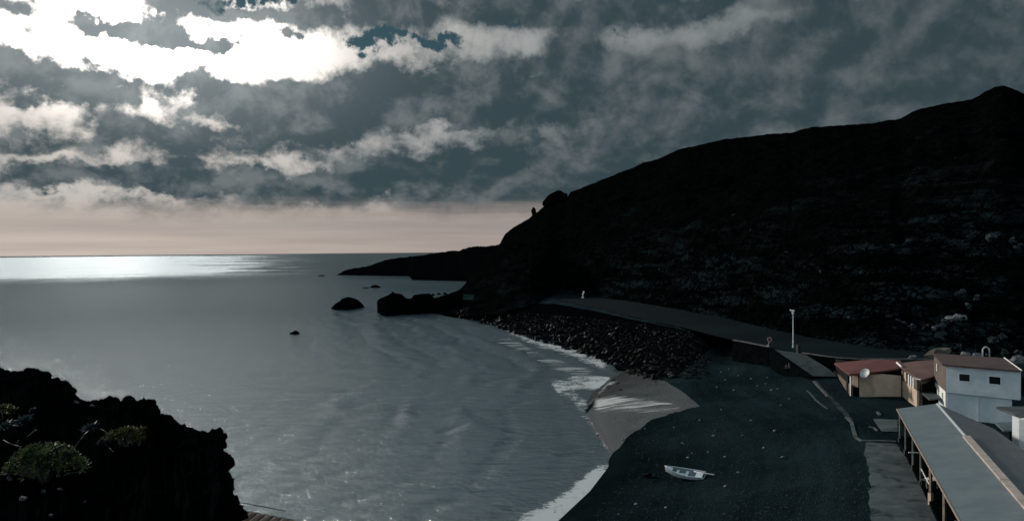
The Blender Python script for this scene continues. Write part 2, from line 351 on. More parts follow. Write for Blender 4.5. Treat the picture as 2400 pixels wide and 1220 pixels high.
def foam_mat(name, thr, c=(.50, .53, .54), scale=1.7, stretch=(1, 1, 1), ang=0.0, top=.85):
    """broken foam lying on the water: white where the froth is, nothing between (attribute froth = how thick it lies)"""
    m, t, b = principled(name)
    p = t.n.new('ShaderNodeTexCoord').outputs['Object']
    mp = t.n.new('ShaderNodeMapping'); mp.inputs['Rotation'].default_value = (0, 0, ang)
    t.l.new(p, mp.inputs[0]); q = t.v('MULTIPLY', mp.outputs[0], stretch)
    q = t.v('ADD', q, t.scale(t.noise(q, .9, 4, .6, color=True), .9))
    at_ = t.n.new('ShaderNodeAttribute'); at_.attribute_name = 'froth'
    n = t.noise(q, scale * .45, 9, .70, .5); r = t.vor(q, scale, 'DISTANCE_TO_EDGE'); w = t.noise(q, .16, 4, .6)
    v = t.m('ADD', t.m('ADD', t.m('MULTIPLY', t.m('SUBTRACT', n, .5), 1.5), t.m('MULTIPLY', t.m('SUBTRACT', .16, r), .5)), at_.outputs['Fac'])
    v = t.m('ADD', v, t.m('MULTIPLY', t.m('SUBTRACT', w, .5), .9))
    t.put(b.inputs['Base Color'], c); b.inputs['Roughness'].default_value = .8; b.inputs['Specular IOR Level'].default_value = .1
    t.put(b.inputs['Alpha'], t.ss(v, thr, thr + .45, 0.0, top))
    return m
MAT['foam'] = foam_mat('foam', .34)
MAT['foam_lines'] = foam_mat('streaked foam', .38, (.46, .49, .50), 1.1, (.16, 1.1, 1), 0.0, .7)
MAT['swash_lines'] = foam_mat('swash lines', .40, (.50, .52, .52), 1.1, (.11, 1.7, 1), R(24), .85)

def swash_mat():
    m, t, b = principled('wet sand')
    p = t.n.new('ShaderNodeTexCoord').outputs['Object']
    f = t.noise(p, .5, 6, .6)
    t.put(b.inputs['Base Color'], t.mix(f, (.040, .042, .043), (.060, .060, .059)))
    b.inputs['Roughness'].default_value = .16; b.inputs['Specular IOR Level'].default_value = .5; b.inputs['IOR'].default_value = 1.33
    bump(t, b, t.noise(t.v('MULTIPLY', p, (.6, 1.6, 1)), 1.1, 5, .6, .5), .25, .06)
    return m
MAT['swash'] = swash_mat()

# ------------------------------------------------------------------ mesh helpers
def tag(o, label=None, cat=None, group=None, kind=None):
    if label: o['label'] = label
    if cat: o['category'] = cat
    if group: o['group'] = group
    if kind: o['kind'] = kind
    return o
def obj(name, verts, faces, m, parent=None, smooth=False):
    me = bpy.data.meshes.new(name); me.from_pydata([tuple(v) for v in verts], [], faces); me.validate(); me.update()
    if m is not None: me.materials.append(MAT[m] if isinstance(m, str) else m)
    if smooth:
        for p in me.polygons: p.use_smooth = True
    o = bpy.data.objects.new(name, me); col.objects.link(o)
    if parent is not None:
        o.parent = parent
        o.matrix_parent_inverse = Matrix.Translation(-parent.location) if parent.type == 'EMPTY' else Matrix.Identity(4)
    return o
def thing(name, label, cat, loc=(0, 0, 0), group=None):
    o = bpy.data.objects.new(name, None); col.objects.link(o); o.location = loc; o.empty_display_size = .3
    return tag(o, label, cat, group)
class MB:
    """collects verts and faces for ONE mesh"""
    def __init__(s): s.v = []; s.f = []
    def add(s, verts, faces):
        k = len(s.v); s.v += [Vector(q) for q in verts]; s.f += [tuple(i + k for i in f) for f in faces]; return s
    def quad(s, a, b, c, d): return s.add((a, b, c, d), ((0, 1, 2, 3),))
    def box(s, c, sx, sy, sz, rz=0.0):                       # c = centre of the base
        ca, sa = math.cos(rz), math.sin(rz); q = []
        for z in (0, sz):
            for X, Y in ((-1, -1), (1, -1), (1, 1), (-1, 1)):
                a, b = X * sx / 2, Y * sy / 2
                q.append((c[0] + a * ca - b * sa, c[1] + a * sa + b * ca, c[2] + z))
        return s.add(q, ((0, 3, 2, 1), (4, 5, 6, 7), (0, 1, 5, 4), (1, 2, 6, 5), (2, 3, 7, 6), (3, 0, 4, 7)))
    def prism(s, plan, z0, z1):                              # plan: list of (x, y) ccw or cw; z1 may be per corner
        n = len(plan); z0 = z0 if hasattr(z0, '__len__') else [z0] * n; z1 = z1 if hasattr(z1, '__len__') else [z1] * n
        v = [(p[0], p[1], z0[i]) for i, p in enumerate(plan)] + [(p[0], p[1], z1[i]) for i, p in enumerate(plan)]
        f = [tuple(range(n))[::-1], tuple(range(n, 2 * n))] + [(i, (i + 1) % n, n + (i + 1) % n, n + i) for i in range(n)]
        return s.add(v, f)
    def slab(s, corners, th):                                # sloping slab: top corners, thickness downwards
        n = len(corners); c = [Vector(q) for q in corners]
        v = [q - Vector((0, 0, th)) for q in c] + c
        return s.add(v, [tuple(range(n))[::-1], tuple(range(n, 2 * n))] + [(i, (i + 1) % n, n + (i + 1) % n, n + i) for i in range(n)])
    def wallbox(s, a, b, z0, z1, th, za=None):               # upright slab from a to b (xy), thickness to the left of a->b
        a, b = Vector((a[0], a[1])), Vector((b[0], b[1])); d = (b - a).normalized(); nrm = Vector((-d.y, d.x)) * th
        zz0 = z0 if hasattr(z0, '__len__') else (z0, z0); zz1 = z1 if hasattr(z1, '__len__') else (z1, z1)
        return s.prism([a, b, b + nrm, a + nrm], (zz0[0], zz0[1], zz0[1], zz0[0]), (zz1[0], zz1[1], zz1[1], zz1[0]))
    def tube(s, pts, r0, r1=None, n=8):
        pts = [Vector(p) for p in pts]; r1 = r0 if r1 is None else r1; rings = []
        for i, p in enumerate(pts):
            d = (pts[min(i + 1, len(pts) - 1)] - pts[max(i - 1, 0)]).normalized()
            u = d.orthogonal().normalized(); w = d.cross(u); r = r0 + (r1 - r0) * i / max(1, len(pts) - 1)
            rings.append([p + u * math.cos(k * 2 * math.pi / n) * r + w * math.sin(k * 2 * math.pi / n) * r for k in range(n)])
        v = [q for g in rings for q in g]; f = []
        for i in range(len(pts) - 1):
            for k in range(n):
                f.append((i * n + k, i * n + (k + 1) % n, (i + 1) * n + (k + 1) % n, (i + 1) * n + k))
        f.append(tuple(range(n))[::-1]); f.append(tuple(range((len(pts) - 1) * n, len(pts) * n)))
        return s.add(v, f)
    def build(s, name, m, parent=None, smooth=False): return obj(name, s.v, s.f, m, parent, smooth)
def grid_faces(nu, nv): return [(i * nv + j, i * nv + j + 1, (i + 1) * nv + j + 1, (i + 1) * nv + j) for i in range(nu - 1) for j in range(nv - 1)]
def lerp(a, b, f): return a + (b - a) * f
def interp(tab, x):
    if x <= tab[0][0]: return tab[0][1]
    for (x0, y0), (x1, y1) in zip(tab, tab[1:]):
        if x <= x1: return lerp(y0, y1, (x - x0) / (x1 - x0))
    return tab[-1][1]
def sstep(a, b, x):
    f = max(0.0, min(1.0, (x - a) / (b - a))); return f * f * (3 - 2 * f)
def fbm(p, o=5, h=.9): return noise.fractal(Vector(p), h, 2.1, o)
def segdist(p, poly):
    """signed distance to a polyline, positive on its right-hand side going along it"""
    best = 1e9; sg = 1
    for (ax, ay), (bx, by) in zip(poly, poly[1:]):
        dx, dy = bx - ax, by - ay; L = dx * dx + dy * dy
        f = max(0, min(1, ((p[0] - ax) * dx + (p[1] - ay) * dy) / L))
        ex, ey = p[0] - ax - f * dx, p[1] - ay - f * dy; q = ex * ex + ey * ey
        if q < best - 1e-9:
            best = q; sg = 1 if (dx * ey - dy * ex) < 0 else -1
    return sg * math.sqrt(best)

# ------------------------------------------------------------------ sea
# ------------------------------------------------------------------ beach, boulder slope, road plateau
SHORE_PX = [(1190,1350),(1305,1222),(1380,1152),(1426,1092),(1428,1060),(1398,1012),(1368,962),(1404,915),(1432,890),(1478,872),
            (1400,838),(1330,815),(1250,797),(1160,762),(1090,744),(1030,736),(1000,728)]
SHORE = [tuple(at(a, b, 0).xy) for a, b in SHORE_PX]
SHORE = [(SHORE[0][0] - 4, SHORE[0][1] - 14)] + SHORE
def build_sea():
    V = []; OFF = []; na, nr = 340, 400
    for i in range(na):
        a = lerp(R(-62), R(58), i / (na - 1))
        for j in range(nr):
            r = 30.0 * (45000 / 30.0) ** (j / (nr - 1))
            x, y = math.sin(a) * r, math.cos(a) * r
            k = math.exp(-r / 260.0)
            z = (fbm((x * .035, y * .10, 3.3), 4) * .16 + fbm((x * .15, y * .3, 8.1), 3) * .05) * k
            off = 999.0
            if r < 420 and a > -.35:
                d = off = -segdist((x, y), SHORE)
                if 0 < d < 45 and y > 70:
                    e = math.sin(min(1, d / 45) * math.pi) * math.exp(-d / 30)
                    z += sstep(70, 105, y) * max(0, math.sin(d * .62 + fbm((x * .05, y * .05, 4), 3) * 3.0)) ** 3 * .62 * e
            V.append((x, y, z - .02)); OFF.append(off)
    o = obj('sea', V, grid_faces(na, nr), 'water', smooth=True); q_ = o.data.attributes.new('offshore', 'FLOAT', 'POINT'); q_.data.foreach_set('value', OFF); tag(o, kind='structure')
build_sea()
ROADZ = 6.0
ROAD_LO_PX = [(1282,694),(1290,696),(1310,702),(1350,711),(1470,739),(1600,767),(1720,798),(1810,818),(1900,830),(2050,848),(2250,868),(2500,892),(2900,930)]
ROAD_HI_PX = [(1282,690),(1290,688),(1310,686),(1350,690),(1470,705),(1600,726),(1720,750),(1810,772),(1900,791),(2050,815),(2250,832),(2500,850),(2900,880)]
ROAD_LO = [at(a, b, ROADZ) for a, b in ROAD_LO_PX]; ROAD_HI = [at(a, b, ROADZ) for a, b in ROAD_HI_PX]
LO2 = [tuple(at(a, b, ROADZ).xy) for a, b in ((1180,668),(1240,678))] + [tuple(p.xy) for p in ROAD_LO]
def zland(x, y):
    d = segdist((x, y), SHORE)
    if d < 0: return max(-3.0, d * .10) - .03
    beach = 3.75 * (1 - math.exp(-d / 12.0)) - .04
    d2 = abs(segdist((x, y), LO2))
    slope = (ROADZ + .15) * (d / (d + d2 + .001)) ** .75
    beach += (4.38 - beach) * math.exp(-((x - 40.3) ** 2 + (y - 102.2) ** 2) / 22.0)        # sand banked up at the ramp foot
    w = sstep(.272, .205, x / max(y, 1))
    z = lerp(beach, slope, w)
    return z + fbm((x * .12, y * .12, 1.0), 4) * .12 * min(1, d / 4)
def drop(px, py, z0=2.0):
    z = z0
    for _ in range(30):
        p = at(px, py, z); z = lerp(z, zland(p.x, p.y), .6)
    p.z = zland(p.x, p.y); return p
def build_beach():
    V = []; na, nr = 210, 230
    for i in range(na):
        k = lerp(-.072, .80, i / (na - 1))                      # x / y
        rmax = interp([(-.13, 330), (-.02, 300), (.03, 285), (.09, 236), (.15, 190), (.22, 158), (.28, 137), (.33, 124), (.40, 116), (.5, 112), (.8, 106)], k)
        for j in range(nr):
            y = lerp(22.0, rmax, (j / (nr - 1)) ** 1.15)
            x = k * y; z = zland(x, y)
            if segdist((x, y), LO2) < .2 and y > 60 : z = min(z, ROADZ - .3)
            V.append((x, y, z))
    o = obj('beach', V, grid_faces(na, nr), 'sand', smooth=True)
    at_ = o.data.attributes.new('inland', 'FLOAT', 'POINT'); at_.data.foreach_set('value', [segdist((v[0], v[1]), SHORE) for v in V]); tag(o, kind='structure')
build_beach()
def build_road():
    V = []; n = 90; m = 9
    for i in range(n):
        f = i / (n - 1) * (len(ROAD_LO) - 1); k = min(int(f), len(ROAD_LO) - 2); f -= k
        a = ROAD_LO[k].lerp(ROAD_LO[k + 1], f); b = ROAD_HI[k].lerp(ROAD_HI[k + 1], f)
        for j in range(m):
            p = a.lerp(b, j / (m - 1)); V.append((p.x, p.y, ROADZ + .03 + fbm((p.x * .1, p.y * .1, 5), 3) * .05))
    o = obj('road', V, [q[::-1] for q in grid_faces(n, m)], 'road', smooth=True); tag(o, kind='structure')
build_road()

# ------------------------------------------------------------------ the hill behind the road and the far headland
RIDGE = [(1000,731),(1020,708),(1050,691),(1075,680),(1092,664),(1100,640),(1135,606),(1168,577),(1185,546),(1205,531),(1240,512),(1262,494),(1285,476),(1330,462),(1336,450),(1345,446),
         (1400,425),(1450,405),(1486,391),(1500,384),(1545,372),(1590,350),(1650,338),(1700,326),(1800,315),(1850,311),(1900,298),(1960,293),(2040,289),(2110,278),
         (2130,266),(2150,257),(2210,243),(2280,232),(2305,217),(2330,204),(2350,201),(2372,207),(2400,219),(2450,236),(2600,250),(2900,240),(3400,260)]
RIDGE_D = [(1000,272),(1020,290),(1050,330),(1085,400),(1100,440),(1168,480),(1340,450),(1500,430),(1700,400),(2000,360),(2350,330),(3400,300)]
TOE = [(1000,735,-.5),(1020,737,-.3),(1050,738,.2),(1085,739,.8),(1110,738,1.6),(1168,731,3.2),(1230,716,4.6),(1280,699,5.6),(1310,690,5.8)] + [(a, b, ROADZ - .25) for a, b in ROAD_HI_PX[3:]] + [(3400,920,5.7)]
TOEY = [(a, b) for a, b, c in TOE]; TOEZ = [(a, c) for a, b, c in TOE]
def hill_point(px, v):
    tz = interp(TOEZ, px); p0 = at(px, interp(TOEY, px) + 2, tz)
    jag = fbm((px * .06, 3.7, 0), 5) * 1.7 + fbm((px * .012, 1.7, 0), 3) * 1.2
    p1 = atd(px, interp(RIDGE, px) + jag, interp(RIDGE_D, px))
    if v <= 1:
        prof = .30 * sstep(0, .16, v) + .70 * v if px > 1240 else v
        prof = lerp(prof, v, .25)
        prof += .035 * math.sin(v * 21 + px * .004) * math.sin(math.pi * v) * .6
        p = p0.lerp(p1, v); p.z = lerp(p0.z, p1.z, min(prof, 1.0))
        e = math.sin(math.pi * min(1, v)) ** .7
        q = (p.x * .03, p.y * .03, p.z * .03)
        amp = 4.2 * e * sstep(1020, 1300, px)
        p.z += fbm(q, 6, .8) * amp - abs(fbm((p.x * .10, p.y * .10, 2), 4)) * 1.5 * e
        dirx = Vector((p.x, p.y, 0)).normalized()
        p += dirx * fbm((p.x * .08, p.z * .16, 7.7), 5, .7) * 3.2 * e * sstep(1020, 1300, px)
        return p
    p = p1.copy(); dirx = Vector((p.x, p.y, 0)).normalized(); k = v - 1
    p += dirx * 160 * k; p.z -= (k * 60 + k * k * 150) * max(.15, p1.z / 80)
    return p
def build_hill():
    pxs = [1000 + i * 4.2 for i in range(60)]; pxs += [pxs[-1] + 5.6 * i for i in range(1, 220)]; pxs += [pxs[-1] + 22 * i for i in range(1, 44)]
    vs_ = [(j / 104) ** 1.12 for j in range(105)] + [1.05, 1.15, 1.35, 1.7, 2.1]
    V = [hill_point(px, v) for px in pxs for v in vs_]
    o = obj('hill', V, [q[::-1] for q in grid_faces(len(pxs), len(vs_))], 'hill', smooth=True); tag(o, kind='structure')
    return pxs, vs_
build_hill()
def build_headland():
    ridge = [(790,643),(800,638),(812,632),(830,628),(860,624),(880,617),(905,608),(940,603),(990,598),(1010,594),(1040,590),(1060,587),(1078,587),(1095,580),(1110,577),(1140,577),(1160,574),(1200,566),(1260,556)]
    toe = [(790,644.5),(960,647),(966,656),(1090,659),(1260,664)]
    V = []; pxs = [790 + i * 3.0 for i in range(157)]; ts = [0, .12, .3, .5, .7, .85, 1, 1.2, 1.6, 2.2]
    for px in pxs:
        p0 = at(px, interp(toe, px), 0); jag = fbm((px * .09, 9.1, 0), 5) * 1.6
        p1 = atd(px, min(interp(ridge, px) + jag, interp(toe, px) - .8), p0.y + interp([(790, 14), (850, 40), (1000, 90), (1260, 130)], px))
        for v in ts:
            if v <= 1:
                p = p0.lerp(p1, v); p.z = lerp(p0.z, p1.z, v ** .55)
                e = math.sin(math.pi * v); p.z += fbm((p.x * .05, p.y * .05, 1), 4) * 2.5 * e
                if v == 0: p.z = -2
            else:
                p = p1.copy(); p.y += (v - 1) * 90; p.z = p1.z - (v - 1) ** 2 * (p1.z * .7 + 2)
            V.append(p)
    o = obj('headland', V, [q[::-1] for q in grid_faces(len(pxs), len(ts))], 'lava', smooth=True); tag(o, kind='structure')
build_headland()

# ------------------------------------------------------------------ rocks in the sea, boulders, pebbles
from mathutils.bvhtree import BVHTree
HILL = bpy.data.objects['hill']
HB = BVHTree.FromPolygons([v.co.copy() for v in HILL.data.vertices], [tuple(p.vertices) for p in HILL.data.polygons])
def on_hill(px, py):
    hit = HB.ray_cast(CAM, ray(px, py).normalized()); return hit[0]

def sil_rock(name, top, base, th, label, cat='rock', jag=.5, mat='lava', n=None, kind=None):
    """a rock whose skyline and waterline follow the measured ones, with a real thickness"""
    x0, x1 = max(top[0][0], base[0][0]), min(top[-1][0], base[-1][0]); n = n or max(14, int((x1 - x0) / 2))
    prof = [(0, -.25), (.02, .02), (.07, .38), (.15, .68), (.27, .90), (.42, 1.0), (.62, .86), (.82, .5), (1.0, -.25)]
    V = []
    for i in range(n):
        px = lerp(x0, x1, i / (n - 1)); p0 = at(px, interp(base, px), 0)
        e = min(1, 4 * min(i, n - 1 - i) / (n - 1) + .15)
        tp = atd(px, interp(top, px) + fbm((px * .2, 2.2, 0), 4) * jag, p0.y + th * .42 * e)
        for k, h in prof:
            y = p0.y + th * k * e; x = lerp(p0.x, tp.x, k) * 1.0
            z = max(tp.z, .1) * h if h > 0 else -.6
            q = fbm((x * .35, y * .35, z * .6), 5) * min(1.2, th * .07) * (0 if h >= 1 else 1)
            V.append((x + q * .3, y + q, z + q * .2 * (h > 0)))
    F = [q[::-1] for q in grid_faces(n, len(prof))]; m = len(prof)
    F += [tuple(range(m)), tuple(range((n - 1) * m, n * m))[::-1]]
    return tag(obj(name, V, F, mat, smooth=False), label, cat, kind=kind)
sil_rock('rock_outcrop', [(884,704),(889,699),(902,694),(913,688),(919,682),(925,687),(938,688),(944,693),(952,699),(962,699),(968,691),(986,688),(1004,687),(1012,692),(1017,698),(1030,694),(1050,688),(1085,676)],
         [(884,730),(890,737),(905,741),(940,739),(1000,735),(1040,733),(1085,732)], 9, 'long black rock outcrop with a notched top joined to the hill foot', jag=.9, n=110)
sil_rock('sea_rock', [(776,721),(784,711),(792,706),(800,699),(812,695),(824,697),(836,702),(846,709),(854,718)], [(776,723),(790,727),(815,726),(854,720)], 8,
         'rounded black rock standing alone in the sea left of the notched outcrop', jag=.6, n=46)
sil_rock('sea_rock', [(679,780),(684,777),(691,773),(697,776),(702,780)], [(679,782),(690,783),(702,781.5)], 2.4, 'small pointed dark rock poking out of the calm bay', jag=.4, n=20)
sil_rock('sea_rock', [(867,672),(872,668),(880,667),(888,670),(892,672.5)], [(867,673),(880,674),(892,673.5)], 6, 'low dark reef rock beyond the rounded rock', jag=.3, n=20)
sil_rock('sea_rock', [(848,673.6),(856,672.6),(865,673.2)], [(848,674.6),(856,675),(865,674.6)], 4, 'thin flat reef sliver beside the low reef rock', jag=.1, n=12)
sil_rock('sea_rock', [(745,645),(752,644),(761,645)], [(745,646),(752,646.6),(761,646)], 8, 'tiny flat dark rock off the tip of the far headland', jag=.1, n=12)
for k, (a, b) in enumerate([(1014,689),(1028,687),(1042,686)]):
    sil_rock('sea_rock', [(a - 5, b + 2), (a, b - 2), (a + 6, b + 2)], [(a - 5, b + 3), (a, b + 3.4), (a + 6, b + 3)], 3,
             ['small rock in the cove behind the outcrop, nearest its notch', 'small rock in the cove behind the outcrop, middle one', 'small rock in the cove behind the outcrop, closest to the hill'][k], jag=.2, n=12)

def ground_patch(name, left, right, mat, nu=60, nv=14, dz=.02, zf=None, froth=None, wob=0.0):
    """sheet between two edges measured on the ground; follows the ground"""
    def edge(tab, f):
        L = [0]
        for a, b in zip(tab, tab[1:]): L.append(L[-1] + math.hypot(b[0] - a[0], b[1] - a[1]))
        d = f * L[-1]
        for i in range(len(tab) - 1):
            if d <= L[i + 1] + 1e-9:
                g = (d - L[i]) / max(1e-9, L[i + 1] - L[i]); return lerp(tab[i][0], tab[i + 1][0], g), lerp(tab[i][1], tab[i + 1][1], g)
        return tab[-1]
    V = []; fr = []
    for i in range(nu):
        f = i / (nu - 1); a = edge(left, f); b = edge(right, f)
        for j in range(nv):
            g = j / (nv - 1); w = wob * (fbm((i * .17, j * .05, 3.1), 5, .7)) * (1 if j in (0, nv - 1) else .3)
            px, py = lerp(a[0], b[0], g) + w, lerp(a[1], b[1], g) + w * .5
            p = at(px, py, zf) if zf is not None else drop(px, py)
            V.append((p.x, p.y, p.z + dz)); fr.append(froth(f, g) if froth else 1.0)
    o = obj(name, V, grid_faces(nu, nv), mat, smooth=True)
    if o.data.polygons[0].normal.z < 0: o.data.flip_normals()
    if froth:
        at_ = o.data.attributes.new('froth', 'FLOAT', 'POINT'); at_.data.foreach_set('value', fr)
    return o
def rock_mesh(name, seed, mat, sub=3, rough=.30, flat=.72):
    bm = bmesh.new(); bmesh.ops.create_icosphere(bm, subdivisions=sub, radius=1)
    for v in bm.verts:
        n = v.co.normalized(); s_ = Vector((seed * 7.1, seed * 3.3, seed * 1.7))
        r = 1 + fbm(n * 1.1 + s_, 5, .8) * rough
        c = noise.cell(n * 1.6 + s_); r += (c - .5) * .18
        v.co = Vector((n.x * r, n.y * r * .82, n.z * r * flat))
    me = bpy.data.meshes.new(name); bm.to_mesh(me); bm.free(); me.materials.append(MAT[mat]); return me
tag(ground_patch('boulder_bank', [(1040,737),(1160,757),(1300,803),(1400,835),(1480,868),(1560,886),(1600,872)], [(1040,700),(1160,704),(1300,712),(1400,730),(1480,748),(1580,768),(1690,795)], 'lava', 90, 26, .03, None, None, 4.0), kind='structure')
BOULD = [rock_mesh('boulder', k, 'wet_rock', 2) for k in range(8)]
HROCK = [rock_mesh('hill_rock', 80 + k, 'hill_rock', 3, .5, .8) for k in range(5)]
PALE = [rock_mesh('pale_rock', 20 + k, 'pale_rock', 2) for k in range(5)]
STONE = [rock_mesh('beach_stone', 40 + k, 'stone', 2, .22, .6) for k in range(4)]
def place_rock(name, me, p, s, label, cat, group=None, sink=.25):
    o = bpy.data.objects.new(name, me); col.objects.link(o)
    o.location = (p[0], p[1], p[2] + s * (.6 - sink)); o.rotation_euler = (random.uniform(-.4, .4), random.uniform(-.4, .4), random.uniform(0, 6.28))
    o.scale = (s * random.uniform(.8, 1.25), s * random.uniform(.8, 1.2), s * random.uniform(.75, 1.1))
    return tag(o, label, cat, group)
# black boulders packed along the waterline and up the slope to the road
lo = [(1062,741),(1110,750),(1160,764),(1205,783),(1250,799),(1300,810),(1350,825),(1400,842),(1440,860),(1480,874),(1540,888),(1575,884)]
hi = [(1062,728),(1110,732),(1160,738),(1205,742),(1250,748),(1300,752),(1350,756),(1400,760),(1440,764),(1480,770),(1540,778),(1600,790)]
cnt = 0; tries = 0; used = []
rb = random.Random(11)
while cnt < 270 and tries < 6000:
    tries += 1
    px = rb.uniform(1064, 1585); f = rb.random() ** 1.7
    py = lerp(interp(lo, px), interp(hi, px), f) + rb.uniform(-2, 3)
    p = drop(px, py, 1.0)
    s = lerp(.32, 1.25, rb.random() ** 2.2) * (1.15 if f < .15 else .9) * interp([(1060, 1.15), (1580, .72)], px)
    if any((p.x - q[0]) ** 2 + (p.y - q[1]) ** 2 < (.62 * (s + q[2])) ** 2 for q in used): continue
    used.append((p.x, p.y, s)); cnt += 1
    place_rock('boulder', BOULD[cnt % 8], p, s, 'wet black boulder in the bank between the surf and the road', 'boulder', 'black boulders along the shore', .3)
for k in range(46):                                            # pale stones added to stand in for light glints along the surf
    px = rb.uniform(1120, 1570); py = lerp(interp(lo, px), interp(hi, px), rb.random() ** 2.4 * .8); p = drop(px, py, 1.0)
    place_rock('glint_stone', STONE[k % 4], (p.x, p.y, p.z + .35), rb.uniform(.16, .36), 'pale wet stone added as a light glint among the black boulders', 'stone', 'pale stones added as light glints in the boulder bank', .2)
# the scattered rest of the bank: rubble too small to count
def scatter(name, pts, meshes, mat, kind='stuff'):
    V = []; F = []
    for p, s, rz in pts:
        me = random.choice(meshes); k = len(V); ca, sa = math.cos(rz), math.sin(rz)
        for v in me.vertices:
            a, b, c = v.co * s; V.append((p[0] + a * ca - b * sa, p[1] + a * sa + b * ca, p[2] + c))
        F += [tuple(i + k for i in f.vertices) for f in me.polygons]
    return tag(obj(name, V, F, mat), kind=kind)
LOWP = [rock_mesh('rubble_bit', 60 + k, 'stone', 1, .3, .65) for k in range(4)]
pts = []
for _ in range(2600):
    px = rb.uniform(1060, 1660); f = rb.random() ** .8
    py = lerp(interp(lo, px) + 4, interp(hi, px) - 14, f); p = drop(px, py, 1.5); pts.append(((p.x, p.y, p.z), rb.uniform(.12, .42), rb.uniform(0, 6.3)))
tag(scatter('rubble', pts, LOWP, 'wet_rock'), 'dark rubble filling the bank between the boulders', 'rubble')
pts = []
for _ in range(5200):
    px = rb.uniform(1400, 2050); py = rb.uniform(800, 1225)
    p = drop(px, py, 2.0)
    if segdist((p.x, p.y), SHORE) < 2.5 or segdist((p.x, p.y), LO2) < 1: continue
    pts.append(((p.x, p.y, p.z + .01), rb.uniform(.03, .10) * (1.25 if rb.random() < .1 else 1), rb.uniform(0, 6.3)))
tag(scatter('pebbles', pts, LOWP, 'pebble'), 'dark pebbles strewn over the black sand', 'pebbles')
SP = [(1518,1118),(1535,886),(1515,905),(1590,858),(1640,832),(1660,850),(1690,872),(1708,865),(1700,890),(1730,880),(1760,888),(1798,885),(1775,905),(1795,900),(1808,915),(1823,912),
      (1680,908),(1720,915),(1850,935),(1830,950),(1835,1072),(1612,1073),(1622,1062),(1698,1071),(1730,1108),(1676,1009),(1672,1022),(1740,1020),(1490,1182),(1450,1205),(1512,1005),(1460,1030),(1580,1002),(1640,985),(1600,1040),(1660,1060),(1700,1140),(1560,1190),(1790,1050),(1815,1010),(1760,985),(1690,960)]
for k, (a, b) in enumerate(SP):
    p = drop(a, b, 2.0); place_rock('beach_stone', STONE[k % 4] if k else BOULD[1], p, .42 if k == 0 else rb.uniform(.10, .19),
               'dark round stone on the sand left of the boat' if k == 0 else 'small pale stone lying on the black sand', 'stone', None if k == 0 else 'pale stones scattered on the beach', .2)
# pale rocks and outcrops on the hillside
PR = [(2203,768,1.5),(2216,756,1.5),(2228,748,1.9),(2243,746,2.0),(2258,747,1.6),(2190,771,1.1),(2176,765,.9),(2165,768,.9),(2139,766,1.2),(2105,753,1.0),(2118,757,.8),(2326,560,2.2),(2336,552,1.2),(2372,566,1.6),(2384,582,1.1),(2392,575,1.0),
      (2270,720,1.6),(2258,690,1.8),(2290,700,1.4),(2085,742,.9),(1990,745,.8),(2120,828,.8),(2020,640,.9),(1924,637,.9),(1843,592,.8),(1545,632,.8),(1458,638,.7),(1720,505,.9),(1760,540,.8),(2130,565,.9),(2094,578,1.0),(2330,800,1.5),(2350,790,1.2),(2355,828,1.3),(2385,830,1.4),(2250,812,.8),(1560,712,.7),(1680,668,.7)]
for k, (a, b, s) in enumerate(PR):
    p = on_hill(a, b)
    if p is None: continue
    place_rock('hill_rock', (HROCK if k not in (2, 3, 4, 5) else PALE)[k % 5], p, s * .50, 'pale grey rock standing out on the dark hillside', 'rock', 'pale rocks on the hillside', .45)
# boulders perched on the skyline
for k, (a, b, s, lab) in enumerate([(1252,496,2.6,'thin jagged pinnacle on the skyline above the headland'),(1264,500,2.2,'blunt rock beside the thin pinnacle on the skyline'),(1306,468,7.5,'large rounded crag on the skyline between pinnacle and ridge'),(1290,476,4.5,'smaller crag leaning on the rounded skyline crag')]):
    p = on_hill(a, b + 6) or hill_point(a, 1.0)
    o = place_rock('skyline_crag', BOULD[k + 1], p, s, lab, 'crag', None, .2); o.data = o.data.copy(); o.data.materials.clear(); o.data.materials.append(MAT['lava'])
    if k == 0: o.scale = (1.7, 2.2, 4.4); o.rotation_euler = (0, -.25, .3)
    if k == 2: o.scale = (6.2, 6, 5.2); o.rotation_euler = (0, 0, .3)
# scrub and loose stone over the slope
def build_scrub():
    V = []; F = []; r = random.Random(5)
    for _ in range(5200):
        px = r.uniform(1230, 2430); py = r.uniform(300, 830)
        if r.random() > .25 + .75 * sstep(430, 600, py): continue
        p = on_hill(px, py)
        if p is None: continue
        d = (p - CAM).length; s = r.uniform(.25, .95) * (.6 + d / 420)
        for _k in range(7):
            c = p + Vector((r.gauss(0, s * .6), r.gauss(0, s * .6), abs(r.gauss(s * .25, s * .35))))
            u = Vector((r.gauss(0, 1), r.gauss(0, 1), r.gauss(0, 1))).normalized() * s * .42; w = u.orthogonal().normalized() * s * .26
            k = len(V); V += [c - u, c + w, c + u, c - w]; F.append((k, k + 1, k + 2, k + 3))
    return tag(obj('scrub', V, F, 'scrub'), 'low dark scrub over the hillside', 'scrub', kind='stuff')
build_scrub()

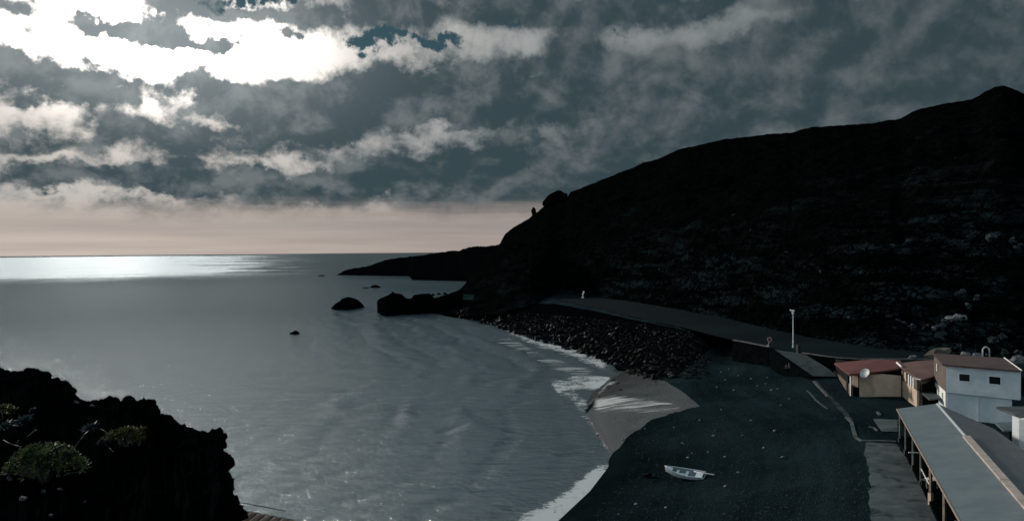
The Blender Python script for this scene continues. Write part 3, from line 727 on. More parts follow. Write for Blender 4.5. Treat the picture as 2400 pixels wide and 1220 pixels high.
# ------------------------------------------------------------------ foam and swash
def hump(g, a, b, c, d): return sstep(a, b, g) * (1 - sstep(c, d, g))
ends = lambda f: hump(f, 0, .12, .86, 1)
o = ground_patch('wet_sand', [(1470,866),(1420,888),(1388,918),(1352,962),(1382,1014),(1412,1062),(1415,1090)], [(1548,886),(1600,918),(1644,954),(1600,960),(1522,986),(1470,1024),(1433,1068)], 'swash', 60, 16, .025, None, None, 5)
tag(o, kind='structure')
st = dict(kind='stuff')
tag(ground_patch('foam', [(1170,756),(1250,792),(1330,812),(1400,838),(1445,870)], [(1160,772),(1230,812),(1310,842),(1385,872),(1440,890)], 'foam', 110, 14, .10, 0.0, lambda f, g: (.62 * hump(g, -.1, 0, .3, 1.0)) * ends(f)), 'white surf washing against the boulder bank', 'foam', **st)
tag(ground_patch('foam', [(1432,1072),(1425,1096),(1382,1152),(1305,1224),(1240,1300)], [(1402,1062),(1368,1104),(1305,1150),(1205,1198),(1090,1270)], 'foam', 110, 18, .06, 0.0, lambda f, g: (.86 * hump(g, -.2, -.05, .42, 1.0)) * hump(f, 0, .14, 1.1, 1.2)), 'thick white foam edge along the black sand at the bottom', 'foam', **st)
tag(ground_patch('foam', [(1270,880),(1340,868),(1420,872),(1446,884)], [(1300,935),(1350,930),(1400,920),(1430,900)], 'foam', 90, 24, .14, 0.0, lambda f, g: .56 * hump(g, 0, .4, .7, 1) * ends(f) + .26 * hump(f, .5, .7, .9, 1) * hump(g, .2, .5, .8, 1)), 'curl of a small wave breaking into the cove', 'foam', **st)
tag(ground_patch('foam', [(1372,925),(1440,915),(1520,925),(1590,945),(1618,950)], [(1380,975),(1440,972),(1520,972),(1580,964),(1618,957)], 'swash_lines', 100, 24, .05, None, lambda f, g: .60 * hump(g, 0, .35, .8, 1) * ends(f)), 'thin rippled foam lines sliding back over wet sand', 'foam', **st)
tag(ground_patch('foam', [(1270,900),(1310,930),(1340,970),(1380,1010),(1420,1060)], [(1330,905),(1385,935),(1385,975),(1410,1010),(1432,1050)], 'foam', 90, 24, .09, 0.02, lambda f, g: .48 * hump(g, 0, .5, .75, 1) * ends(f)), 'broken patches of froth in the shallows', 'foam', **st)
tag(ground_patch('foam', [(1180,775),(1260,815),(1340,845),(1420,872)], [(1130,790),(1220,845),(1300,880),(1390,905)], 'foam_lines', 100, 24, .10, 0.0, lambda f, g: .48 * hump(g, 0, .3, .6, 1) * ends(f)), 'streaked backwash trailing off the boulder bank', 'foam', **st)
tag(ground_patch('foam', [(1440,885),(1405,905),(1375,930),(1360,962),(1385,1010),(1418,1060),(1425,1085)], [(1475,880),(1430,910),(1400,932),(1378,962),(1404,1010),(1434,1058),(1436,1080)], 'foam', 110, 10, .05, None, lambda f, g: .42 * hump(g, 0, .4, .6, 1) * ends(f)), 'lacy froth where the shallows run up the wet sand', 'foam', **st)
tag(ground_patch('foam', [(1220,1195),(1280,1180),(1330,1165)], [(1220,1222),(1270,1215),(1310,1200)], 'foam', 40, 14, .09, 0.0, lambda f, g: .36 * hump(g, 0, .5, .6, 1) * ends(f)), 'loose froth drifting off the foam edge', 'foam', **st)

# ------------------------------------------------------------------ paths on the beach
tag(ground_patch('walkway', [(2030,1036),(2026,1060),(2034,1090),(2038,1130),(2036,1165),(2040,1222),(2046,1330)], [(2100,1040),(2118,1065),(2135,1090),(2160,1140),(2180,1180),(2196,1222),(2240,1330)], 'concrete', 90, 16, .05, None, None, 7.0), kind='structure')
def strip(name, pts, w, label, mat='kerb', h=.10):
    mb = MB(); P = [drop(a, b) for a, b in pts]; n = len(P)
    L = []; Rr = []
    for i, p in enumerate(P):
        d = (P[min(i + 1, n - 1)] - P[max(i - 1, 0)]); q = Vector((-d.y, d.x, 0)).normalized() * w / 2
        L.append(p + q); Rr.append(p - q)
    for i in range(n - 1):
        mb.slab([L[i] + Vector((0, 0, h)), L[i + 1] + Vector((0, 0, h)), Rr[i + 1] + Vector((0, 0, h)), Rr[i] + Vector((0, 0, h))][::-1], h + .15)
    return tag(mb.build(name, mat), label, 'kerb')
strip('kerb', [(1908,894),(1920,907),(1932,920),(1940,929)], .32, 'pale straight concrete kerb at the foot of the ramp', 'kerb')
strip('kerb', [(1892,915),(1905,928),(1912,937),(1926,948),(1940,958)], .18, 'thin broken kerb line beside the straight kerb', 'concrete', .05)
strip('kerb', [(1984,978),(1996,990),(2000,1008),(2006,1026),(2020,1034),(2060,1034),(2100,1036)], .32, 'bent concrete edging around the dark yard by the walkway', 'concrete', .12)
strip('kerb', [(2036,1000),(2048,1002),(2056,1010)], .22, 'short curved kerb stub inside the dark yard', 'kerb', .08)
strip('kerb', [(2056,966),(2063,973)], .25, 'stubby pale kerb end by the yard slab', 'kerb', .12)
tag(ground_patch('path', [(1908,892),(1942,932),(1965,960),(1986,980)], [(1914,892),(1956,935),(1982,962),(2000,984)], 'dim_path', 40, 8, .03, None, None, 5), kind='structure')
tag(ground_patch('concrete_slab', [(2046,982),(2056,998),(2066,1012)], [(2104,984),(2104,998),(2104,1012)], 'concrete', 40, 8, .07, None, None, 4), kind='structure')

# ------------------------------------------------------------------ retaining wall, ramp, parapet
def wall_strip(name, pts, z1, mat, label, cap=None, th=.45):
    root = thing(name, label, 'wall', (pts[0].x, pts[0].y, zland(pts[0].x, pts[0].y)))
    mb = MB(); cp = MB()
    for i in range(len(pts) - 1):
        a, b = pts[i], pts[i + 1]; za, zb_ = z1[i], z1[i + 1]
        mb.wallbox(a.xy, b.xy, (min(zland(a.x, a.y - .6), za) - .8, min(zland(b.x, b.y - .6), zb_) - .8), (za, zb_), th)
        if cap: cp.wallbox(a.xy + (a.xy - b.xy).normalized() * 0, b.xy, (za + .002, zb_ + .002), (za + .09, zb_ + .09), th + .08)
    mb.build('wall_face', mat, root)
    if cap: cp.build('coping', cap, root)
    return root
rp_l = [(1800,814),(1820,828),(1845,845),(1870,862),(1896,881)]; rp_r = [(1872,822),(1895,835),(1920,850),(1945,866),(1962,882)]
zr = [6.0, 5.9, 5.5, 5.0, 4.45]
RL = [at(a, b, z) for (a, b), z in zip(rp_l, zr)]; RR = [at(a, b, z) for (a, b), z in zip(rp_r, zr)]
V = []; nn = 24
for i in range(nn):
    f = i / (nn - 1) * 4; k = min(int(f), 3); f -= k
    a = RL[k].lerp(RL[k + 1], f); b = RR[k].lerp(RR[k + 1], f)
    for j in range(6): V.append(a.lerp(b, j / 5) + Vector((0, 0, .03)))
o = obj('ramp', V, grid_faces(nn, 6), 'ramp', smooth=True)
if o.data.polygons[0].normal.z < 0: o.data.flip_normals()
tag(o, kind='structure')
W1 = [at(1716, 797, 6.1), at(1740, 801, 6.1), at(1770, 807, 6.1), at(1800, 814, 6.05)]
wall_strip('retaining_wall', W1, [6.1, 6.1, 6.1, 6.1], 'dark_wall', 'dark stone retaining wall holding the road above the beach', 'kerb', .4)
wall_strip('ramp_wall', RL, [z_ + .1 for z_ in zr], 'dark_wall', 'dark wall under the sloping concrete ramp', None, .35)
PW = [at(1878, 827, 6.05), at(1905, 831, 6.05), at(1940, 836, 6.05), at(1975, 840, 6.05), at(2015, 842, 6.05), at(2100, 842, 6.05), at(2190, 842, 6.05)]
wall_strip('parapet', PW, [6.05] * 7, 'dark_wall', 'low dark parapet with a pale coping between road and red roof', 'kerb', .35)
def pillar():
    p = at(1871, 833, 5.6); root = thing('pillar', 'black upright pillar at the head of the ramp beside the parapet', 'pillar', p)
    MB().box((p.x, p.y, p.z - .3), .42, .42, 1.75, .3).build('shaft', 'black', root); MB().box((p.x, p.y, p.z + 1.452), .52, .52, .10, .3).build('pillar_cap', 'black', root)
    MB().box((p.x - .55, p.y, p.z - .5), .7, .5, .75, .3).build('plinth', 'dark_wall', root)
pillar()

# ------------------------------------------------------------------ street lamp, sign, posts by the road
def lathe(profile, c, n=14):
    mb = MB(); v = []; f = []; m = len(profile)
    for k in range(n):
        a = k * 2 * math.pi / n
        for r, z in profile: v.append((c[0] + math.cos(a) * r, c[1] + math.sin(a) * r, c[2] + z))
    for k in range(n):
        for j in range(m - 1): f.append((k * m + j, ((k + 1) % n) * m + j, ((k + 1) % n) * m + j + 1, k * m + j + 1))
    return mb.add(v, f)
def lamp():
    p = at(1859, 815, 6.0); H = 20.5 - p.z; top = atd(1860, 727, p.y).z - p.z
    root = thing('street_lamp', 'tall thin street lamp with a pale head beside the road', 'street lamp', p)
    lathe([(.16, 0), (.16, .12), (.10, .5), (.10, .95), (.075, 1.0), (.06, top - .75), (0, top - .75)], p).build('pole', 'metal', root, True)
    lathe([(.09, -.05), (.11, 0), (.11, .12), (.05, .16), (0, .16)], (p.x, p.y, p.z + .92)).build('collar', 'metal', root, True)
    hd = lathe([(0, top - .76), (.09, top - .76), (.13, top - .5), (.19, top - .15), (.24, top + .0), (.17, top + .06), (0, top + .08)], p).build('lamp_head', 'white_trim', root, True)
    MB().tube([(p.x, p.y, p.z + top - .25), (p.x - .18, p.y, p.z + top - .02), (p.x - .40, p.y, p.z + top + .06)], .075, .11).build('lantern_hood', 'white_trim', hd, True)
lamp()
def disc(c, r, nrm_yaw, th, n=24, r_in=0.0):
    ca, sa = math.cos(nrm_yaw), math.sin(nrm_yaw); mb = MB(); v = []
    for s in (0, th):
        for k in range(n):
            a = k * 2 * math.pi / n; u, w = math.cos(a) * r, math.sin(a) * r
            v.append((c[0] + u * ca - s * sa * -1 * -1, c[1] + u * sa + -s * ca, c[2] + w))
    f = [tuple(range(n)), tuple(range(n, 2 * n))[::-1]] + [(k, n + k, n + (k + 1) % n, (k + 1) % n) for k in range(n)]
    return mb.add(v, f)
def sign():
    p = at(1799, 812, 6.0); d = p.y; c = atd(1803.5, 795, d)
    root = thing('road_sign', 'round pinkish red road sign with a dark centre on a leaning post', 'road sign', p)
    MB().tube([p, Vector((c.x, c.y + .05, c.z - .25)), Vector((c.x, c.y + .05, c.z + .2))], .045).build('post', 'metal', root, True)
    MB().box((p.x, p.y, p.z - .1), .34, .34, .28).build('base', 'white_trim', root)
    rim = disc((c.x, c.y, c.z), .36, 0, .03).build('sign_rim', 'faded', root)
    disc((c.x, c.y - .032, c.z), .22, 0, .012).build('sign_face', 'wine', rim)
sign()
def marker(px, py, tpy, w, m, label, curve=0):
    p = at(px, py, 6.0); top = atd(px + curve, tpy, p.y)
    root = thing('marker_post', label, 'post', p)
    mid = p.lerp(top, .55); mid.x = p.x + (top.x - p.x) * .15
    MB().tube([p, mid, top], w, w * .8, 8).build('shaft', m, root, True); lathe([(w * 1.5, 0), (w * 1.5, .25), (w, .35), (0, .35)], p).build('foot', m, root, True)
marker(1366, 698, 682, .28, 'white_trim', 'tall white marker post curving at the top by the far road', 3)
marker(1377, 697, 684, .34, 'dark_wall', 'dim grey marker post right beside the white one')
marker(1849, 862, 850, .07, 'kerb', 'thin pale stake standing against the ramp wall')
marker(1843, 862, 854, .07, 'wine', 'short reddish stake against the ramp wall')
def arch_board():
    p = at(2311, 846, 6.0); s = p.y / FPX; h = 34 * s; w = 16 * s
    root = thing('arched_board', 'white arch-topped board standing behind the mauve roof', 'board', p)
    pts = [Vector((p.x - w / 2, p.y, p.z)), Vector((p.x - w / 2 * .96, p.y, p.z + h * .72))]
    for k in range(7):
        a = math.pi - k * math.pi / 6; pts.append(Vector((p.x + math.cos(a) * w / 2 * .92, p.y, p.z + h * .78 + math.sin(a) * h * .2)))
    pts += [Vector((p.x + w / 2 * .96, p.y, p.z + h * .72)), Vector((p.x + w / 2, p.y, p.z))]
    MB().tube(pts, .10, .10, 8).build('frame', 'metal', root, True)
    pn = MB().box((p.x, p.y + .05, p.z + .2), w * .8, .05, h * .72).build('panel', 'dark_wall', root)
    MB().box((p.x + .02, p.y - .02, p.z + h * .40), w * .35, .04, h * .16).build('notice', 'kerb', pn); MB().box((p.x, p.y - .02, p.z + h * .12), w * .5, .04, h * .1).build('notice', 'concrete', pn)
arch_board()
def low_wall():
    mb = MB(); P = [at(a, b, 6.3) for a, b in [(2320,846),(2345,845),(2370,846),(2400,848),(2450,852)]]
    for a, b in zip(P, P[1:]): mb.wallbox(a.xy, b.xy, 5.9, 6.30 + rb.uniform(-.08, .08), .4)
    tag(mb.build('low_wall', 'kerb'), 'low pale rubble wall right of the arched board', 'wall')
low_wall()
for k, (a, b, s, m, lab) in enumerate([(2198,834,1.5,'brown','brownish mound of earth behind the mauve roof'),(2262,836,1.0,'pale_rock','pale slab of rock between mound and arched board'),(2288,838,.9,'stone','grey rock just left of the arched board'),(2388,843,1.0,'pale_rock','pale rock at the end of the low rubble wall'),(2137,838,.5,'pale_rock','small pale rock behind the red roofs')]):
    p = at(a, b, 6.2); o = place_rock('roadside_rock', PALE[k % 5], p, s, lab, 'rock', None, .5); o.data = o.data.copy(); o.data.materials.clear(); o.data.materials.append(MAT[m])

# ------------------------------------------------------------------ boat on the sand
def boat():
    p = drop(1606, 1121, 2.0); root = thing('rowing_boat', 'small white rowing boat drawn up on the black sand', 'boat', p)
    bow = at(1566, 1096, p.z + .62); stern = at(1642, 1108, p.z + .40)
    ang = R(154); L = 3.3; roll = R(-15)
    ca, sa = math.cos(ang), math.sin(ang)
    cr, sr = math.cos(roll), math.sin(roll)
    def T(x, y, z):
        y, z = y * cr - z * sr, y * sr + z * cr + .10 + x * .035
        return (p.x + x * ca - y * sa, p.y + x * sa + y * ca, p.z + z)
    secs = []                                              # (x, half beam top, half beam bottom, keel z, gunwale z)
    for i in range(13):
        f = i / 12; x = lerp(-L / 2, L / 2, f)
        hb = .60 * (1 - max(0, (f - .35) / .65) ** 2.3) * lerp(.86, 1, min(1, f / .35)); hb = max(hb, .015)
        kz = .02 + .30 * max(0, (f - .62) / .38) ** 2; gz = .50 + .05 * abs(f - .4) + .30 * max(0, (f - .4) / .6) ** 1.8
        secs.append((x, hb, hb * .66, kz, gz))
    def shell(inset, z_add, base):
        rows = []
        for x, hb, hbb, kz, gz in secs:
            h = max(hb - inset, .008); b = max(hbb - inset, .006); k = kz + base
            rows.append([(x, h, gz + z_add), (x, lerp(b, h, .62), lerp(k, gz, .5)), (x, b, k + .07), (x, 0, k), (x, -b, k + .07), (x, -lerp(b, h, .62), lerp(k, gz, .5)), (x, -h, gz + z_add)])
        return rows
    o_ = shell(0, 0, 0); V = [T(*q) for r in o_ for q in r]; F = grid_faces(13, 7); F.append(tuple(range(7)))
    hull = obj('hull', V, F, 'boat', root, True)
    i_ = shell(.05, -.01, .06); V = [T(*q) for r in i_[:-1] for q in r]
    obj('inner_hull', V, [q[::-1] for q in grid_faces(12, 7)] + [tuple(range(7))], 'boat_in', root, True)
    for s in (1, -1):
        mb = MB(); mb.tube([T(x, s * max(hb - .02, .01), gz + .01) for x, hb, _, _, gz in secs], .035, .03, 6); mb.build('gunwale', 'boat', root, True)
    def plank(x, w, z, y0, y1, nm, m='boat'): 
        mb = MB(); mb.slab([T(x - w / 2, y0, z), T(x + w / 2, y0, z), T(x + w / 2, y1, z), T(x - w / 2, y1, z)], .035); mb.build(nm, m, root)
    plank(-.15, .24, .36, -.52, .52, 'thwart'); plank(.62, .22, .40, -.42, .42, 'thwart'); plank(-1.18, .56, .42, -.47, .47, 'stern_seat')
    mb = MB(); mb.add([T(1.02, .30, .62), T(1.02, -.30, .62), T(1.50, 0, .80), T(1.02, 0, .56)], [(0, 1, 2), (0, 3, 1)]); mb.build('bow_deck', 'boat', root)
    mb = MB(); mb.tube([T(-.70, -.22, .56), T(-1.6, -.12, .62), T(-2.42, -.02, .66)], .035, .045, 8); mb.build('oar_shaft', 'white_trim', None, True)
    ob = bpy.data.objects['oar_shaft']; ob.name = 'oar'; tag(ob, 'pale oar lying over the boat and sticking out past its stern', 'oar')
    mb = MB(); mb.box(T(.22, .1, .16), .42, .32, .20, ang); b = mb.build('crate', 'boat'); tag(b, 'pale box lying between the thwarts of the boat', 'box')
    mb = MB(); mb.tube([T(.9, .2, .45), T(.5, .26, .5), T(.1, .3, .42)], .05, .05, 8); c = mb.build('rolled_cloth', 'white_trim'); tag(c, 'pale rolled cloth lying in the bow of the boat', 'cloth')
boat()

# ------------------------------------------------------------------ buildings
ZG = 3.55
def G(px, py, z=ZG): return at(px, py, z)
def xy(v): return (v.x, v.y)
ground = MB()
def tan_house():
    A, B, C, D = G(2015, 926), G(2112, 928), G(1994, 924), G(1953, 888)
    root = thing('tan_house', 'low tan house with a dark red roof and open terrace corner', 'house', A)
    # front wall with its sloping open top on the right
    d = (B - A); n = Vector((-d.y, d.x, 0)).normalized()
    top = [atd(2015, 878, A.y).z, atd(2070, 878, lerp(A.y, B.y, .57)).z, atd(2112, 882, B.y).z]
    M_ = A.lerp(B, .57); mb = MB()
    mb.wallbox(A.xy, M_.xy, ZG - .5, (top[0], top[1]), .22); mb.wallbox(M_.xy, B.xy, ZG - .5, (top[1], top[2]), .22)
    mb.build('wall', 'tan', root)
    cp = MB(); cp.wallbox(A.xy - n.xy * .03, M_.xy - n.xy * .03, (top[0] + .002, top[1] + .002), (top[0] + .07, top[1] + .07), .28); cp.wallbox(M_.xy - n.xy * .03, B.xy - n.xy * .03, (top[1] + .002, top[2] + .002), (top[1] + .07, top[2] + .07), .28); cp.build('wall_coping', 'tan', root)
    # low brown terrace wall on the seaward side
    tw = MB(); tw.wallbox(D.xy, C.xy, ZG - .6, (atd(1953, 869, D.y).z, atd(1993, 902, C.y).z), .25); tw.build('terrace_wall', 'brown', root)
    # recess: near-black sheet for the shade in the opening, below a lit panel
    zt = 6.15; C2 = C + n * .5; A2 = A + n * .5
    MB().wallbox((C2.x + .25, C2.y), (A2.x - .06, A2.y), atd(2000, 905, C2.y).z, atd(2000, 877, C2.y).z, .15).build('lit_panel', 'tan', root)
    MB().wallbox((C2.x + .1, C2.y + .3), (A2.x, A2.y + .3), ZG - .4, 5.3, .1).build('opening_shade', 'dark', root)
    MB().box((C.x + .10, C.y + .15, ZG - .3), .20, .20, atd(1993, 876, C.y).z - ZG + .3).build('column', 'white_trim', root)
    # near-black block standing for the shade inside
    ins = MB(); Dn = D + n * .3
    ins.prism([xy(C2 + n * .9), xy(A2 + n * .9), xy(B + n * 1.2 - d.normalized() * .3), xy(B + n * 4), xy(Dn + n * .5 + Vector((.5, 0, 0)))], ZG - .4, 6.1); ins.build('shade_block', 'dark', root)
    E = [at(1955, 850, 6.35), at(1990, 876, 6.25), at(2052, 870, 6.40), at(2111, 862, 6.55), at(2112, 844, 6.95), at(2060, 841, 6.95), at(2022, 843, 6.8)]
    rf = MB(); rf.slab(E, .16); r = rf.build('roof', 'red_roof', root)
    fs = MB(); fs.wallbox(E[1].xy + Vector((.0, -.03)), E[3].xy + Vector((0, -.03)), (E[1].z - .24, E[3].z - .24), (E[1].z - .02, E[3].z - .02), .03); fs.build('fascia', 'brown_roof', root)
    return root
tan_house()
def dish():
    c = atd(2027, 874, G(2015, 926).y - 1.5); root = thing('satellite_dish', 'round white satellite dish fixed at the corner of the tan wall', 'satellite dish', c)
    ax = Vector((-.75, -.45, .55)).normalized(); u = ax.orthogonal().normalized(); w = ax.cross(u); V = []; n = 24
    for r in (0, .16, .32, .47, .58):
        for k in range(n):
            a = k * 2 * math.pi / n; V.append(c + (u * math.cos(a) + w * math.sin(a)) * r + ax * (r * r * .55 - .12))
    obj('dish_bowl', V, grid_faces(5, n) + [(i * n + n - 1, i * n, (i + 1) * n, (i + 1) * n + n - 1) for i in range(4)], 'metal', root, True)
    am = MB().tube([c + ax * .0 - w * .5, c + ax * .42], .02).build('arm', 'metal', root); MB().box(c + ax * .42 - Vector((0, 0, .05)), .10, .10, .12).build('receiver', 'brown', am)
    MB().tube([c - ax * .1, c - ax * .1 + Vector((.15, .5, -.3)), c + Vector((.2, 1.2, -.45))], .035).build('bracket', 'metal', root)
dish()
def terrace_wing():
    F_, Gp = G(2113, 926), G(2149, 953)
    root = thing('terrace_wing', 'sunlit tan wing with slotted openings under a brown red roof', 'house', Gp)
    d = (Gp - F_); L = d.length; d.normalize(); n = Vector((-d.y, d.x, 0))           # n points inland
    if n.x < 0: n = -n
    sill = [atd(2119, 891, F_.y).z, atd(2155, 914, Gp.y).z]; eave = [atd(2119, 867, F_.y).z, atd(2156, 890, Gp.y).z]
    a, b = (F_.xy, Gp.xy)
    mb = MB(); mb.prism([a, b, b + n.xy * .22, a + n.xy * .22], ZG - .6, (sill[0], sill[1], sill[1], sill[0])); mb.build('wall', 'tan', root)
    def pier(f0, f1, m, nm, inset=0.0):
        p0, p1 = F_.lerp(Gp, f0), F_.lerp(Gp, f1); q = MB()
        z0, z1 = lerp(sill[0], sill[1], f0), lerp(sill[0], sill[1], f1); e0, e1 = lerp(eave[0], eave[1], f0), lerp(eave[0], eave[1], f1)
        q.prism([p0.xy + n.xy * inset, p1.xy + n.xy * inset, p1.xy + n.xy * .2, p0.xy + n.xy * .2], (z0 + .002, z1 + .002, z1 + .002, z0 + .002), (e0, e1, e1, e0)); q.build(nm, m, root)
    pier(0, .10, 'brown', 'pier'); pier(.16, .30, 'tan', 'pier', .02)
    for f in (.42, .57, .72): pier(f, f + .055, 'white_trim', 'slot_post', .03)
    pier(.84, 1.0, 'brown', 'pier')
    MB().prism([F_.xy + n.xy * .7, Gp.xy + n.xy * .7 - d.xy * .3, Gp.xy + n.xy * 2.6 - d.xy * .6, F_.xy + n.xy * 3], ZG, 6.2).build('shade_block', 'dark', root)  # solid near-black block for the shade behind the slots
    E = [at(2107, 851, 6.92), at(2113, 861, 6.75), at(2157, 890, 6.62), at(2188, 881, 6.75), at(2190, 842, 7.3), at(2150, 845, 7.2)]
    MB().slab(E, .15).build('roof', 'brown_roof', root)
    MB().tube([E[0] + Vector((-.25, 0, .10)), E[1] + Vector((.0, 0, .10))], .11).build('flashing', 'white_trim', root)
    MB().tube([E[2] + Vector((-.35, .5, .06)), E[2] + Vector((.05, 0, .05))], .07).build('eave_end', 'white_trim', root)
    # fascia and terrace floor on the near side
    z = 5.15; P = [at(2158, 917, z), at(2186, 917, z), at(2207, 931, z), at(2178, 934, z)]
    MB().slab(P, .16).build('terrace_floor', 'concrete', root)
    MB().wallbox(E[2].xy + Vector((.25, .25)), E[3].xy + Vector((0, .3)), E[2].z - .5, E[2].z - .17, .1).build('beam', 'brown', root)
    c = at(2168, 951, ZG); rad = .62; pl = [(c.x + math.cos(t_) * rad, c.y + .6 + math.sin(t_) * rad) for t_ in [math.pi * (.65 + k * 1.1 / 12) for k in range(13)]]
    pl += [(c.x + .45, c.y + 1.4), (c.x - .3, c.y + 1.4)]
    MB().prism(pl, ZG - .5, 4.97).build('curved_wall', 'tan', root)
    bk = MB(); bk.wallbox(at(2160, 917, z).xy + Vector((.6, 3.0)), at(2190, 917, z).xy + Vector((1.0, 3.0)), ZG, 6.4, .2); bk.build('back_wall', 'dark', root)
terrace_wing()
def white_house():
    P0 = atd(2217, 915, 80); P1 = atd(2391, 936, 75.6); Pb = atd(2189, 889, 86.5); 
    root = thing('white_house', 'two storey white house with two small dark windows', 'house', P0)
    Pr = P1 + (Pb - P0) * 1.0
    d = (P1 - P0); d.z = 0; L = d.length; d.normalize(); n = Vector((-d.y, d.x, 0))
    if n.y < 0: n = -n
    def on(px, py):                                            # where the sight line meets the front wall
        r = ray(px, py); s_ = (P0 - CAM).dot(n) / r.dot(n); return CAM + r * s_
    zt = on(2300, 863).z; zb = on(2300, 926).z
    wins = [((2248, 875), (2273, 894)), ((2318, 881), (2345, 901))]
    # front wall of the upper floor, with real openings
    xs = [0, L]; rects = []
    for (a0, b0), (a1, b1) in wins:
        p, q = on(a0, b0), on(a1, b1); rects.append(((p - P0).dot(d), (q - P0).dot(d), q.z, p.z))
    (a0, a1, az0, az1), (b0, b1, bz0, bz1) = rects
    th = .28; W = MB()
    def pc(s0, s1, z0, z1):
        p, q = P0 + d * s0, P0 + d * s1; W.prism([xy(p), xy(q), xy(q + n * th), xy(p + n * th)], z0, z1)
    pc(0, a0, zb, zt); pc(a0, a1, zb, az0); pc(a0, a1, az1, zt); pc(a1, b0, zb, zt); pc(b0, b1, zb, bz0); pc(b0, b1, bz1, zt); pc(b1, L, zb, zt)
    up = W.build('upper_wall', 'white', root)
    bd = MB(); p, q = P0 - n * .012, P1 - n * .012; bd.prism([xy(p), xy(q), xy(q + n * .01), xy(p + n * .01)], zb - .06, zb + .45); bd.build('base_band', 'white', root)
    for s0, s1, z0, z1 in rects:
        f = MB(); e = .05
        for x0, x1, y0, y1 in ((s0 - e, s1 + e, z0 - e, z0), (s0 - e, s1 + e, z1, z1 + e), (s0 - e, s0, z0, z1), (s1, s1 + e, z0, z1), ):
            p, q = P0 + d * x0 - n * .02, P0 + d * x1 - n * .02; f.prism([xy(p), xy(q), xy(q + n * .018), xy(p + n * .018)], y0, y1)
        wf = f.build('window', 'white_trim', root)
        g = MB(); p, q = P0 + d * s0 + n * .14, P0 + d * s1 + n * .14; g.prism([xy(p), xy(q), xy(q + n * .02), xy(p + n * .02)], z0, z1)
        gl = g.build('pane', 'glass'); gl.parent = wf
        m = MB(); pm = P0 + d * ((s0 + s1) / 2 - .02) + n * .10; qm = pm + d * .04; m.prism([xy(pm), xy(qm), xy(qm + n * .03), xy(pm + n * .03)], z0, z1); mu = m.build('mullion', 'black'); mu.parent = wf
    # lower wall, a little set back, ending short of the upper floor
    Lr = (on(2371, 950) - P0).dot(d); p, q = P0 + n * .14, P0 + d * Lr + n * .14
    bk = (Pb - P0).normalized() * 4.5; MB().prism([xy(p), xy(q), xy(q + bk), xy(p + bk)], ZG - 1.5, zb - .002).build('lower_wall', 'white', root)
    s_ = (on(2290, 940) - P0).dot(d); p = P0 + d * s_ + n * .06; MB().prism([xy(p), xy(p + d * .12), xy(p + d * .12 + n * .075), xy(p + n * .075)], ZG, zb - .07).build('drain_pipe', 'white', root)
    # sea-facing side: brown upper wall over a white arcade
    sd_ = (Pb - P0); sd_.z = 0; sl = sd_.length; sd_.normalize(); sn = Vector((-sd_.y, sd_.x, 0))
    if sn.x > 0: sn = -sn                                       # points to the sea
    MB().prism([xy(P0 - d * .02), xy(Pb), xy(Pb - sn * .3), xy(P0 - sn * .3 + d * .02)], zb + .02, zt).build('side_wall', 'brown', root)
    body = MB(); body.prism([xy(P0 + n * .5 + d * .6), xy(P1 + n * .4 - d * .2), xy(Pr + n * .5), xy(Pb + d * .6)], zb, zt - .05); body.build('shade_block', 'dark', root)  # near-black block painted as the shade behind the windows
    MB().prism([xy(P1 + n * .3 - d * .25), xy(P1 + n * .3), xy(Pr), xy(Pr - d * .25)], zb, zt).build('far_wall', 'white', root)
    zc = 5.05; ac = MB(); hh = zb + .015 - zc
    def col_(f0, f1, za, zb_):
        p, q = P0.lerp(Pb, f0), P0.lerp(Pb, f1); ac.prism([xy(p + sn * .05), xy(q + sn * .05), xy(q - sn * .2), xy(p - sn * .2)], za, zb_)
    col_(0.0, .10, zc - .4, zb - .33); col_(.30, .44, zc, zb - .33); col_(.62, .72, zc, zb - .33); col_(.90, 1.0, zc, zb - .33); col_(0, 1, zb - .33, zb + .015)
    for f0, f1 in ((.10, .30), (.44, .62), (.72, .90)):         # haunches that round the openings
        for k in range(6):
            g0, g1 = k / 6 * .5, (k + 1) / 6 * .5; dz = .28 * (1 - math.sin(math.acos(1 - (g0 + g1)))) 
            for s0, s1 in ((g0, g1), (1 - g1, 1 - g0)): col_(lerp(f0, f1, s0), lerp(f0, f1, s1), zb - .332 - dz, zb - .328)
    ac.build('arcade', 'white_trim', root)
    lt = P0.lerp(Pb, .62) + sn * .09; lt.z = atd(2197, 869, lt.y).z
    MB().box(lt, .14, .12, .78).build('wall_lamp', 'white_trim', root)
    ov = .22; rc = [P0 - d * .1 - n * ov + sn * .15, P1 + d * .18 - n * ov, Pr + d * .18 + n * .2, Pb + sn * .15 + n * .2]
    zz = [zt + .02, zt + .02, on(2335, 846).z, atd(2184, 836, Pb.y).z]
    rc = [Vector((v.x, v.y, z)) for v, z in zip(rc, (zt + .14, zt + .14, zt + .42, zt + .36))]
    MB().slab(rc, .14).build('roof', 'mauve_roof', root)
    tr = MB(); tr.tube([rc[1] + Vector((0, 0, .03)), rc[2] + Vector((0, 0, .03))], .05); tr.build('roof_edge', 'white_trim', root)
white_house()
def lean_to():
    z = 5.7; P = [at(2332, 989, z), at(2373, 988, z), at(2381, 1006, z - .15), at(2352, 1008, z - .15)]
    root = thing('lean_to', 'flat grey slab roof tucked between white house and canopy', 'shed', P[0])
    MB().slab(P, .12).build('roof', 'grey_roof', root)
    mb = MB()
    for q in P[1:3]: mb.box((q.x - .15, q.y + .05, ZG - .3), .12, .12, z - ZG - .0)
    mb.build('post', 'dark_wall', root)
lean_to()
